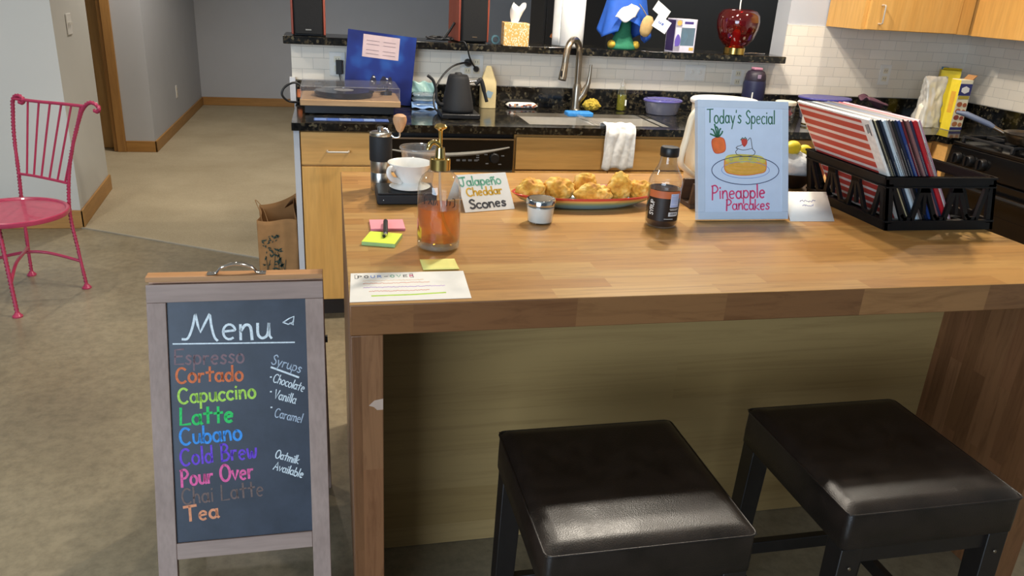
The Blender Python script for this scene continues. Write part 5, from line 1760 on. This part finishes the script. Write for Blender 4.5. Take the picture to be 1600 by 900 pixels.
# -------- things around the sink
ys = B()
rough_blob(ys, (1.30, 2.545, CZ + .031), .043, .034, .032, 4, .30, 46, 5, -.80)
tag(obj('scrubby_cloth', ys, plain('mustard knitted cloth', 'b59c38', .95, 0, .35, 90, .8), smooth=180), 'crumpled mustard yellow scrub cloth right of the faucet', 'cloth')
sp3 = thing('dish_soap_bottle', 'small clear bottle of yellow-green dish soap behind the sink', 'soap bottle', (1.478, 2.585, CZ))
cso = (1.478, 2.585, CZ)
obj('bottle', B().lathe([(0, .001), (.024, .001), (.027, .006), (.027, .080), (.022, .105), (.013, .120), (.011, .128)], 28, cso, sy=.8), M['glass'], sp3, smooth=60)
obj('soap', B().lathe([(0, .004), (.024, .004), (.0255, .010), (.0255, .082), (0, .082)], 28, cso, sy=.8), M['green_soap'], sp3)
obj('cap', B().lathe([(0, .128), (.014, .128), (.014, .140), (.007, .150), (.006, .160), (0, .161)], 20, cso), M['clear_plastic'], sp3)
obj('label', B().box(1.489, 1.497, 2.560, 2.5615, CZ + .03, CZ + .06), M['paper'], sp3)
br = thing('dish_brush', 'bright blue dish brush resting on the sink divider', 'dish brush', (1.175, 2.3, .915))
obj('scrub_head', B().box(1.112, 1.245, 2.335, 2.405, .9155, .938), plain('bright blue scrubber', '2f86cf', .6, 0, .15, 120, .4), br, bevel=.006)
obj('handle', B().tube([(1.16, 2.345, .922), (1.19, 2.24, .918), (1.222, 2.14, .913)], [.007, .006, .007], 10), M['clear_plastic'], br)
# towel over the front edge
tw_ = thing('dish_towel', 'white terry towel hanging over the front edge of the sink', 'towel', (1.265, 2.05, .74))


def towel(u, v):
    # v: 0 inside the bowl, over the counter edge, down the front
    path = [(2.13, .86), (2.112, .92), (2.06, .932), (2.013, .928), (1.998, .90), (1.996, .82), (1.998, .735)]
    k = v * (len(path) - 1)
    i = min(len(path) - 2, int(k))
    f = k - i
    y = path[i][0] * (1 - f) + path[i + 1][0] * f
    z = path[i][1] * (1 - f) + path[i + 1][1] * f
    w_ = .068 + .008 * v
    x = 1.272 - .006 * v + (u * 2 - 1) * w_ + .008 * noise.noise(Vector((v * 4, u * 2, 3)))
    wv = .007 * math.sin(u * 11 + v * 3) + .009 * noise.noise(Vector((u * 4, v * 4, 1)))
    return (x, y - abs(wv) * (1 if v > .5 else .3), z + (abs(wv) * .8 if .1 < v < .6 else wv * .6))


obj('towel_cloth', B().grid(towel, 32, 40), plain('white terry cotton', 'e9e7e2', .95, 0, .08, 60, .7), tw_, solid=.006, smooth=180)

# food container with purple lid
fcn = thing('food_container', 'clear food container with purple lid right of the sink', 'food container', (1.68, 2.50, CZ))
cf = (1.675, 2.50, CZ)
obj('tub', B().lathe([(0, .001), (.078, .001), (.083, .005), (.098, .062), (.100, .065)], 40, cf, sy=.78), clear('milky plastic', (.85, .85, .9, 1), .05, .1, (.6, .6, .72, 1), .4), fcn, smooth=60)
obj('lid', B().lathe([(.0, .068), (.080, .068), (.083, .072), (.098, .072), (.106, .068), (.107, .073), (.100, .079), (.084, .079), (.078, .074), (0, .074)], 40, cf, sy=.78), clear('purple lid plastic', (.45, .42, .75, 1), .1, .1, lin('6a66b4'), .75), fcn, smooth=60)
# water bottle
wbx, wby = 2.222, 2.56
wb_ = thing('water_bottle', 'dark navy insulated water bottle with pink spout on the back counter', 'water bottle', (wbx, wby, CZ))
cw = (wbx, wby, CZ)
NAVY = plain('navy powder coat', '1f2140', .45, 0, .05)
obj('body', B().lathe([(0, .0), (.058, 0), (.060, .003), (.060, .165), (.056, .182), (0, .182)], 36, cw), NAVY, wb_)
obj('cap', B().lathe([(0, .1825), (.055, .1825), (.056, .19), (.053, .215), (.044, .230), (.030, .236), (0, .237)], 36, cw), plain('dark cap', '2a2230', .5), wb_)
obj('spout_cover', B().box(wbx - .026, wbx + .022, wby - .028, wby + .02, CZ + .2365, CZ + .251), plain('pink spout', 'b07a90', .5), wb_, bevel=.005)
obj('latch', B().box(wbx - .018, wbx + .002, wby - .058, wby - .050, CZ + .195, CZ + .217), plain('mauve latch', '8f7a90', .5), wb_, bevel=.003)
obj('logo_print', B().box(wbx - .036, wbx - .030, wby - .0536, wby - .0505, CZ + .09, CZ + .125), M['paper'], wb_)

# jar of sweets and small pot behind the sign
sj = thing('sweets_jar', 'clear lidded jar of red and pink sweets behind the framed sign', 'jar', (2.27, 2.30, CZ))
cj2 = (2.27, 2.30, CZ)
obj('glass_body', B().lathe([(0, .001), (.045, .001), (.05, .006), (.05, .085), (.046, .092)], 32, cj2), M['glass'], sj, smooth=60)
obj('lid', B().lathe([(0, .0925), (.052, .0925), (.053, .096), (.053, .108), (.05, .111), (0, .112)], 32, cj2), M['ivory_plastic'], sj)
for k, cl in enumerate(('b8323c', 'd98a94', '7a2a30')):
    b = B()
    rr = random.Random(k + 20)
    for i in range(9):
        a, r_, z = rr.uniform(0, 6.28), rr.uniform(.0, .034), rr.uniform(.014, .072)
        b.lathe([(0, -.010), (.008, -.006), (.010, 0), (.008, .006), (0, .010)], 8, (2.27 + r_ * math.cos(a), 2.30 + r_ * math.sin(a), CZ + z))
    o_ = obj('sweets', b, plain('sweet %d' % k, cl, .4), sj)
    o_['kind'] = 'stuff'
wj = thing('small_white_pot', 'small white pot with gold rim beside the sweets jar', 'pot', (2.365, 2.24, CZ))
cw2 = (2.372, 2.225, CZ)
obj('pot', B().lathe([(0, .0), (.034, 0), (.036, .003), (.036, .045), (.034, .047), (0, .047)], 28, cw2), M['ceramic'], wj)
obj('gold_band', B().lathe([(.0362, .004), (.0372, .005), (.0372, .012), (.0362, .013)], 28, cw2), M['brass'], wj)
obj('red_lid', B().lathe([(0, .0475), (.030, .0475), (.031, .055), (.02, .060), (0, .061)], 24, cw2), plain('red pot lid', 'b83a4a', .4), wj)
# purple tub and dark items behind the records
pb_ = thing('purple_lid_tub', 'wide purple lidded tub on the counter behind the records', 'food container', (2.60, 2.46, CZ))
cp2 = (2.60, 2.46, CZ)
obj('tub', B().lathe([(0, .001), (.12, .001), (.125, .006), (.14, .10)], 40, cp2, sy=.75), clear('milky plastic tub', (.8, .8, .9, 1), .05, .1, (.5, .5, .65, 1), .5), pb_, smooth=60)
obj('lid', B().lathe([(0, .104), (.12, .104), (.125, .108), (.148, .108), (.15, .113), (.145, .118), (.12, .116), (0, .112)], 40, cp2, sy=.75), plain('purple plastic lid', '4a4894', .35), pb_, smooth=60)
mv = B()
mv.grid(lambda u, v: (2.86 + .13 * u, 2.44 + .10 * v, CZ + .112 - .03 * u + .02 * math.sin(u * 5) * v + .012 * math.sin(v * 7)), 14, 10)
tag(obj('mauve_cloth', mv, plain('mauve silicone', '6d4a58', .6), solid=.006, smooth=180), 'folded mauve oven mitt behind the records', 'oven mitt')
tag(obj('grey_box', B().box(2.80, 3.0, 2.40, 2.56, CZ, CZ + .055), plain('dark grey box', '55575a', .6), bevel=.01), 'low grey box under the mauve oven mitt', 'box')

# -------- flour bag and mix boxes in the corner
flb = thing('flour_bag', 'clear plastic bag of white flour in the counter corner', 'bag', (3.11, 2.26, CZ))


def flour(u, v):
    a = 2 * math.pi * u
    c, s = math.cos(a), math.sin(a)
    hw = .072 - .016 * math.sin(v * math.pi) + .004 * v
    hd = .052 * (1 - v) ** .6 + .004
    sq = 1 / max(abs(c), abs(s)) * .86 if v < .9 else 1 / max(abs(c), abs(s)) * .9
    n_ = .007 * noise.noise(Vector((c * 3, s * 3, v * 7))) + .004 * noise.noise(Vector((c * 8, s * 8, v * 14)))
    return (3.115 + (hw + n_) * c * sq + .008 * v, 2.285 + (hd + n_) * s * sq, CZ + .001 + .262 * v + .008 * noise.noise(Vector((c * 5, s * 2, 1))) * v)


def flour_in(u, v):
    a = 2 * math.pi * u
    c, s = math.cos(a), math.sin(a)
    k = (1 - v ** 3) ** .5 if v < 1 else 0.0
    return (3.115 + .060 * c * (k if v > .7 else 1 - .1 * v), 2.285 + .042 * s * (k if v > .7 else 1 - .3 * v), CZ + .005 + .150 * v)


obj('bag_film', B().grid(flour, 48, 30, True), clear('milky bag film', (.92, .92, .9, 1), .10, .12, (.88, .86, .80, 1), .5), flb, smooth=180)
obj('flour', B().grid(flour_in, 30, 10, True), plain('white flour', 'efe6d2', .95), flb, smooth=180)


def carton(name, label, c, w, d, h, rz, body):
    t = thing(name, label, 'carton', c, rz)
    obj('box', B().box(-w / 2, w / 2, -d / 2, d / 2, 0, h), plain(name + ' board ' + body, body, .45), t, bevel=.001, local=True)
    return t


y1_ = carton('mix_carton', 'bright yellow food carton standing behind the white and blue one', (3.345, 2.45, CZ), .10, .055, .285, math.radians(-30), 'ead02c')
obj('open_flap', B().hexa([(-.048, -.0275, .2855), (.048, -.0275, .2855), (.048, -.0255, .2855), (-.048, -.0255, .2855), (-.046, -.05, .30), (.046, -.05, .30), (.046, -.048, .30), (-.046, -.048, .30)]), plain('yellow flap', 'ead02c', .5), y1_, local=True)
obj('blue_tab', B().box(-.045, -.015, -.01, .02, .2855, .30), plain('blue tab', '3a8ac0', .5), y1_, local=True)
y2_ = carton('mix_carton', 'white and blue carton with food pictures and yellow side by the range', (3.205, 2.19, CZ), .076, .064, .262, math.radians(2), 'efe6c6')
w3, d3 = .038, .0321
pf = lambda a, c, h=0: (a, -d3 - .0003 - h, c)
obj('navy_band', B().box(-w3, w3, -d3 - .0006, -d3 - .0001, .182, .242), plain('navy print', '2c3170', .5), y2_, local=True)
obj('emblem', B().prism([(-.024, .202), (0, .192), (.024, .202), (.024, .220), (0, .230), (-.024, .220)], lambda a, c, h=0: (a, -d3 - .0007 - h, c), .0006), M['paper'], y2_, local=True)
obj('yellow_band', B().box(-.034, .034, -d3 - .0008, -d3 - .0006, .164, .181), plain('olive gold print', 'b8a23a', .5), y2_, local=True)
for k in range(4):
    obj('food_picture', B().prism(arc(-.014, .137 - k * .034, .017, .013, 0, 345, 20), pf, .0005).prism(arc(.020, .134 - k * .034, .013, .011, 0, 345, 20), pf, .0005), plain('cookie print %d' % k, ('b0603a', 'c07a50', '9a4a3a', 'b87848')[k], .6), y2_, local=True)
obj('side_panel', B().box(-w3 - .0005, -w3 - .0001, -.0318, .0318, .002, .260), plain('yellow carton side', 'e6cc30', .5), y2_, local=True)
obj('orange_print', B().box(-w3 - .0008, -w3 - .0005, -.016, .016, .09, .20), plain('orange print', 'd8a030', .5), y2_, local=True)
obj('bottom_band', B().box(-w3, w3, -d3 - .0006, -d3 - .0001, .004, .018), plain('navy foot print', '2c3170', .5), y2_, local=True)
obj('open_flap', B().hexa([(.03, -.03, .2622), (.0375, -.03, .2622), (.0375, .03, .2622), (.03, .03, .2622), (.055, -.03, .285), (.06, -.03, .285), (.06, .03, .285), (.055, .03, .285)]), M['kraft'], y2_, local=True)

# -------- pans on the range
PANM = plain('brushed pan steel', '9c9080', .3, 1.0, .05, 40)
HAN = plain('slate blue silicone handle', '59647c', .5)


def pan(label, c, r, adir, hl):
    t = thing('frying_pan', label, 'frying pan', c)
    obj('pan_body', B().lathe([(0, 0), (r * .74, 0), (r * .82, .006), (r * .96, .040), (r, .050), (r * 1.02, .052), (r * .985, .052), (r * .94, .040), (r * .80, .008), (0, .005)], 44, c), PANM, t, smooth=60)
    obj('nonstick_inside', B().lathe([(0, .0056), (r * .795, .0086), (r * .935, .041), (r * .932, .0412), (r * .79, .0092), (0, .0062)], 44, c), plain('dark nonstick', '3a3430', .45), t, smooth=60)
    d = Vector((math.cos(adir), math.sin(adir), 0))
    cc_ = Vector(c)
    obj('handle_neck', B().tube([cc_ + d * r * .985 + Vector((0, 0, .040)), cc_ + d * (r + .05) + Vector((0, 0, .062))], [.009, .009], 10), PANM, t)
    obj('handle_grip', B().tube([cc_ + d * (r + .045) + Vector((0, 0, .060)), cc_ + d * (r + .07) + Vector((0, 0, .071)), cc_ + d * (r + hl * .8) + Vector((0, 0, .104)), cc_ + d * (r + hl) + Vector((0, 0, .108))], [.010, .013, .014, .008], 12), HAN, t)
    obj('rivet', B().lathe([(0, 0), (.005, .0), (.004, .003), (0, .004)], 10, (cc_ + d * r * .9 + Vector((0, 0, .041)))[:]), M['chrome'], t)
    return t


pan('steel frying pan with slate handle pointing left on the front burner', (3.17, 1.63, .9395), .128, math.radians(128), .22)
pan('second frying pan with slate blue handle at the rear burner', (3.46, 1.36, .9395), .12, math.radians(112), .30)

# ================================================================== ON THE LEDGE
LZ = 1.2268
CHERRY = wood_grain('cherry speaker side', '8a3f30', 'a0503c', 'z', 1, .4)


def speaker(label, cx, cy, w, rz=0):
    t = thing('bookshelf_speaker', label, 'speaker', (cx, cy, LZ), rz)
    h, d = .26, .19
    obj('cabinet', B().box(-w / 2 + .012, w / 2 - .012, .012, d, 0, h), M['black'], t, local=True, bevel=.003)
    for s in (-1, 1):
        obj('side_panel', B().box(*(sorted((s * w / 2, s * (w / 2 - .0118)))), .006, d - .002, .004, h), CHERRY, t, local=True, bevel=.004)
    obj('grille', B().box(-w / 2 + .014, w / 2 - .014, -.012, .0118, .006, h), M['black_mesh'], t, local=True, bevel=.006)
    obj('badge', B().box(-.013, .013, -.0132, -.0122, .026, .031), M['nickel'], t, local=True)
    return t


speaker('black bookshelf speaker with cherry sides at the left end of the ledge', -.118, 2.605, .158)
speaker('black bookshelf speaker with cherry sides beside the tissue box', .676, 2.600, .158, math.radians(8))
# cable pile by the right-hand speaker
cbp = B()
rr = random.Random(8)
pts = []
for i in range(34):
    a = i * 1.1
    r_ = .02 + .035 * rr.random()
    pts.append((.525 + r_ * 1.5 * math.cos(a), 2.62 + r_ * math.sin(a), LZ + .006 + .016 * rr.random()))
cbp.tube(spline(pts, 5), .0032, 6)
cbp.tube(spline([(.525, 2.60, LZ + .01), (.49, 2.59, LZ + .012), (.46, 2.585, LZ + .014), (.435, 2.58, LZ + .022)], 6), .0045, 6)
cbp.tube(spline([(.53, 2.64, LZ + .01), (.56, 2.645, LZ + .05), (.585, 2.65, LZ + .09)], 6), .0065, 6)
tag(obj('speaker_cable', cbp, M['black'], smooth=180), 'tangled black cables on the ledge left of the second speaker', 'cable')
tag(obj('ledge_power_cord', B().tube(spline([(.60, 2.560, LZ + .0055), (.62, 2.548, LZ + .006), (.635, 2.542, 1.205), (.655, 2.585, 1.16), (.682, 2.632, 1.12), (.70, 2.632, 1.10)], 8), .0042, 8).lathe([(0, 0), (.014, 0), (.015, .012), (.010, .022), (0, .022)], 14, M4=Matrix.Translation((.70, 2.6475, 1.098)) @ Matrix.Rotation(math.pi / 2, 4, 'X')), M['black'], smooth=60),
    'black cord dropping from the ledge to the outlet above the kettle', 'cable')  # a power cord with its plug, not an audio lead
tag(obj('kettle_cord', B().tube(spline([(.655, 2.61, 1.128), (.62, 2.60, 1.128), (.56, 2.56, 1.11), (.50, 2.50, 1.06), (.465, 2.44, 1.0), (.458, 2.40, .95), (.47, 2.37, .925), (.50, 2.345, .926)], 8), .0048, 8).lathe([(0, 0), (.019, 0), (.020, .016), (.013, .034), (0, .036)], 16, M4=Matrix.Translation((.657, 2.6475, 1.128)) @ Matrix.Rotation(math.pi / 2, 4, 'X')), M['black'], smooth=60),
    'thick black kettle cord plugged into the outlet above the kettle', 'cord')
tag(obj('plug_adapter', B().box(.004, .034, 2.622, 2.6475, 1.052, 1.118).tube(spline([(.019, 2.635, 1.055), (.022, 2.636, 1.035), (.03, 2.63, 1.0), (.034, 2.62, .96)], 6), .003, 6), M['black'], bevel=.004), 'black power adapter plugged in left of the blue album', 'plug')
# tape roll and tissue box
tag(obj('tape_roll', B().lathe([(.014, 0), (.0215, 0), (.0215, .018), (.014, .018), (.014, 0)], 24, M4=Matrix.Translation((.782, 2.60, LZ + .0218)) @ Matrix.Rotation(math.pi / 2, 4, 'X')), clear('blue tint tape', (.5, .75, .85, 1), .1, .1, lin('5a8f9c'), .5)), 'translucent blue tape roll left of the tissue box', 'tape')
tb_ = thing('tissue_box', 'cube tissue box with orange leaf pattern on the ledge', 'tissue box', (.872, 2.55, LZ), math.radians(-6))
t = NT('orange leaf patterned card')
vo = t.n('ShaderNodeTexVoronoi')
vo.inputs['Scale'].default_value = 105
t.l(t.coords((1.6, 1, .8)), vo.inputs['Vector'])
t.col(t.ramp(vo.outputs['Distance'], [(.32, lin('efe2c8')), (.42, lin('dba85c'))]))
t.setp(.6)
obj('carton', B().box(-.062, .062, -.062, .062, 0, .108), t.m, tb_, local=True, bevel=.002)
obj('opening', B().lathe([(0, .1082), (.036, .1082), (.036, .1088), (0, .1088)], 24, (0, 0, 0), sy=.6), M['paper'], tb_, local=True)


def tissue(u, v):
    a = 2 * math.pi * u
    r = .016 + .026 * v ** .8 * (1 - .5 * max(0, v - .75) / .25)
    r *= 1 + .22 * math.sin(3 * a + 2 * v) * v
    return (-.004 + r * math.cos(a) + .016 * v * v, r * .7 * math.sin(a), .109 + .082 * v + .012 * v * math.sin(2 * a + 1))


obj('tissue', B().grid(tissue, 28, 14, True), M['paper'], tb_, local=True, smooth=180)
# paper towel
ptw = thing('paper_towel_roll', 'tall white paper towel roll standing on the ledge', 'paper towel', (1.19, 2.675, LZ))
cpt = (1.195, 2.675, LZ)
obj('roll', B().lathe([(.021, .001), (.066, .001), (.0675, .003), (.0675, .277), (.066, .279), (.021, .279), (.021, .001)], 40, cpt), plain('paper towel', 'efede8', .9, 0, .02, 200, .15), ptw)
obj('loose_sheet', B().grid(lambda u, v: (1.195 - .066 - .030 * math.sin(u * 1.4), 2.675 - .012 + .10 * u * .4 - .02, LZ + .002 + .276 * v), 8, 6), plain('paper towel sheet', 'e8e6e1', .9), ptw, solid=.001)
# clothed plush bundle with tags
pl2 = thing('dressed_plush', 'small plush in a blue cape with tan pouch and white tags on the ledge', 'plush toy', (1.475, 2.62, LZ))
GRN = plain('green plush', '2c7a5a', .85, 0, .12, 120, .3)
obj('body', B().lathe([(0, 0), (.072, 0), (.078, .008), (.072, .022), (.056, .045), (.040, .085), (.036, .16), (.05, .20), (.045, .25), (.02, .275), (0, .28)], 30, (1.462, 2.62, LZ), sy=.75), GRN, pl2, smooth=180)
YEL = plain('yellow plush', 'c8a53a', .85)
for s in (-1, 1):
    obj('foot', rough_blob(B(), (1.462 + s * .066, 2.60, LZ + .024), .020, .030, .021, 3 + s, .06, 30, 3), YEL, pl2, smooth=180)


def cape(u, v):
    a = math.pi * (1.0 + u) if False else 2 * math.pi * u
    r = .075 + .050 * v
    r *= 1 + .10 * math.sin(5 * a + 1.2) * v
    z = LZ + .330 - .262 * v + .022 * math.sin(3 * a + .6) * v * v - .012 * math.cos(a) * v
    if abs(((a - 1.5 * math.pi) + math.pi) % (2 * math.pi) - math.pi) < .42:
        z += .055 * v * v
    return (1.465 + r * math.cos(a) * 1.12, 2.62 + r * .66 * math.sin(a), z)


obj('cape', B().grid(cape, 56, 20, True), plain('royal blue cloth', '1f58b8', .6, 0, .1, 30), pl2, solid=.002, smooth=180)
FYc = 2.535
obj('white_kerchief', B().grid(lambda u, v: (1.375 + .105 * u + .02 * v, FYc - .012 + .004 * math.sin(u * 6), LZ + .160 + .092 * v * (1 - abs(u - .55) * 1.2) - .02 * math.sin(u * math.pi) + .006 * math.sin(u * 9)), 18, 10), plain('white felt', 'e8e6e4', .9), pl2, solid=.003, smooth=180)
obj('tan_pouch', B().lathe([(0, -.052), (.018, -.048), (.030, -.03), (.034, .0), (.030, .03), (.016, .05), (0, .052)], 24, M4=Matrix.Translation((1.545, FYc - .018, LZ + .122)) @ Matrix.Rotation(math.radians(12), 4, 'Y'), sy=.5), plain('tan felt', 'b89a66', .85, 0, .08, 60), pl2, smooth=180)
obj('strap', B().tube(spline([(1.50, FYc - .002, LZ + .225), (1.525, FYc - .008, LZ + .195), (1.545, FYc - .012, LZ + .168)], 6), .006, 8, flat=.4), plain('tan strap', '9a8a6a', .8), pl2)
TG1 = plane((1.560, FYc - .045, LZ + .128), Vector((1, -.1, -.52)), Vector((.5, 0, .9)), (0, -1, 0))
tgA = obj('paper_tag', slab2(B(), 0, .082, 0, .062, TG1, 0, .0008), plain('pale tag', 'd9dde6', .7), pl2)
obj('tag_writing', write(B(), 'us', .022, .030, .05, .030, .014, .003, lambda a, c, h=0: TG1(a, c, .001 + h)), plain('blue pen', '3f58a8', .7), tgA)
TG2 = plane((1.565, FYc - .022, LZ + .205), Vector((.7, -.1, -.5)), Vector((.5, 0, .8)), (0, -1, 0))
obj('paper_tag', slab2(B(), 0, .085, 0, .05, TG2, 0, .0008), M['paper'], pl2)
# collectible box
fbx = thing('figure_box', 'small white and purple window box holding a toy figure', 'toy box', (1.775, 2.60, LZ), math.radians(6))
w2, d2, h2 = .062, .045, .165
obj('carton', B().box(-w2, w2, -d2 + .0, d2, 0, .004).box(-w2, w2, -d2, d2, h2 - .004, h2).box(-w2, -w2 + .003, -d2, d2, .004, h2 - .004).box(w2 - .003, w2, -d2, d2, .004, h2 - .004).box(-w2, w2, d2 - .003, d2, .004, h2 - .004)
    .box(-w2, -w2 + .036, -d2, -d2 + .002, .004, h2 - .004).box(w2 - .008, w2, -d2, -d2 + .002, .004, h2 - .004).box(-w2, w2, -d2, -d2 + .002, h2 - .042, h2 - .004).box(-w2, w2, -d2, -d2 + .002, .004, .034), plain('white toy carton', 'dcd6e4', .4), fbx, local=True)
obj('side_print', B().box(-w2 - .0006, -w2 - .0001, -d2 + .004, d2 - .004, .006, h2 - .006), plain('dark violet print', '3a2c58', .4), fbx, local=True)
obj('window', B().box(-w2 + .036, w2 - .008, -d2 - .0004, -d2 + .0001, .034, h2 - .042), clear('window film', (.85, .92, .96, 1), .15, .05, lin('7aa0b8'), .3), fbx, local=True)
obj('toy_figure', B().lathe([(0, .006), (.018, .006), (.015, .03), (.010, .05), (.022, .06), (.028, .08), (.024, .10), (.01, .112), (0, .114)], 20, (.012, 0, 0)), plain('pale blue toy', '8fc0d4', .4), fbx, local=True, smooth=180)
obj('violet_print', B().prism(curve2([(-.055, .03), (-.03, .035), (-.028, .07), (-.045, .09), (-.058, .06), (-.055, .03)], 4)[:-1], lambda a, c, h=0: (a, -d2 - .0002 - h, c), .0004), plain('violet print', '6a58b0', .4), fbx, local=True)
obj('title_band', B().box(-.012, .040, -d2 - .0005, -d2 - .0001, h2 - .024, h2 - .012), plain('violet title', '4a3c80', .4), fbx, local=True)
obj('corner_print', B().prism(arc(-.042, h2 - .020, .014, .013, 0, 345, 18), lambda a, c, h=0: (a, -d2 - .0002 - h, c), .0005).box(.030, .055, -d2 - .0005, -d2 - .0001, .010, .026), plain('warm print', 'd8b060', .5), fbx, local=True)
# ruby glass lamp
lx_, ly_ = 2.092, 2.60
lm = thing('glass_lamp', 'round ruby red glass lamp on a brass base at the right end of the ledge', 'lamp', (lx_, ly_, LZ))
cl_ = (lx_, ly_, LZ)
obj('brass_base', B().lathe([(0, 0), (.053, 0), (.055, .002), (.055, .034), (.051, .037), (0, .038)], 40, cl_), M['brass'], lm)
obj('glass_shade', B().lathe([(.046, .0385), (.062, .046), (.090, .080), (.107, .130), (.111, .165), (.106, .198), (.088, .220), (.058, .228), (.028, .218), (.010, .210)], 48, cl_), M['red_glass'], lm, smooth=180)
obj('bulb_holder', B().lathe([(0, .0385), (.030, .0385), (.026, .060), (.020, .090), (.022, .110), (.012, .125), (0, .128)], 24, cl_), plain('red lit holder', 'b8303a', .3), lm, smooth=60)
obj('cord', B().tube(spline([(lx_, ly_, LZ + .214), (lx_ - .004, ly_, LZ + .26), (lx_ + .004, ly_ + .004, LZ + .34), (lx_ - .002, ly_ + .01, LZ + .48)], 6), .0035, 8), M['white_plastic'], lm)
tag(obj('lamp_cord', B().tube(spline([(2.142, 2.60, LZ + .004), (2.20, 2.605, LZ + .009), (2.26, 2.63, LZ + .005), (2.31, 2.66, LZ + .004)], 6), .0035, 8), M['clear_plastic']), 'thin pale cord on the ledge right of the ruby lamp', 'cord')

# ================================================================== BEYOND THE OPENING
bkc = thing('tall_black_cabinet', 'tall black cabinet beyond the ledge behind the paper towel', 'cabinet', (1.58, 4.2, 0))
obj('cabinet_body', B().box(1.40, 1.86, 4.02, 4.40, .006, 2.1), M['black_matte'], bkc, bevel=.003)
obj('door_panel', B().box(1.415, 1.845, 4.0, 4.0195, .03, 2.08), M['black'], bkc, bevel=.002)
st1 = B()
for r0, r1, c_ in ((.030, .040, 0),):
    st1.ribbon(arc(1.50, 1.19, .045, .035, 10, 170, 12), .018, lambda a, c, h=0: (a, 3.9995 - h, c), .0006)
obj('round_sticker', st1, plain('orange decal', 'b06a3a', .6), bkc)
obj('round_sticker', B().ribbon(arc(1.50, 1.17, .032, .024, 10, 170, 12), .012, lambda a, c, h=0: (a, 3.9995 - h, c), .0006), plain('green decal', '4a7a4a', .6), bkc)
obj('round_sticker', B().prism(arc(1.485, 1.262, .016, .020, 0, 345, 16), lambda a, c, h=0: (a, 3.9995 - h, c), .0006), plain('grey decal', '6a6e72', .6), bkc)
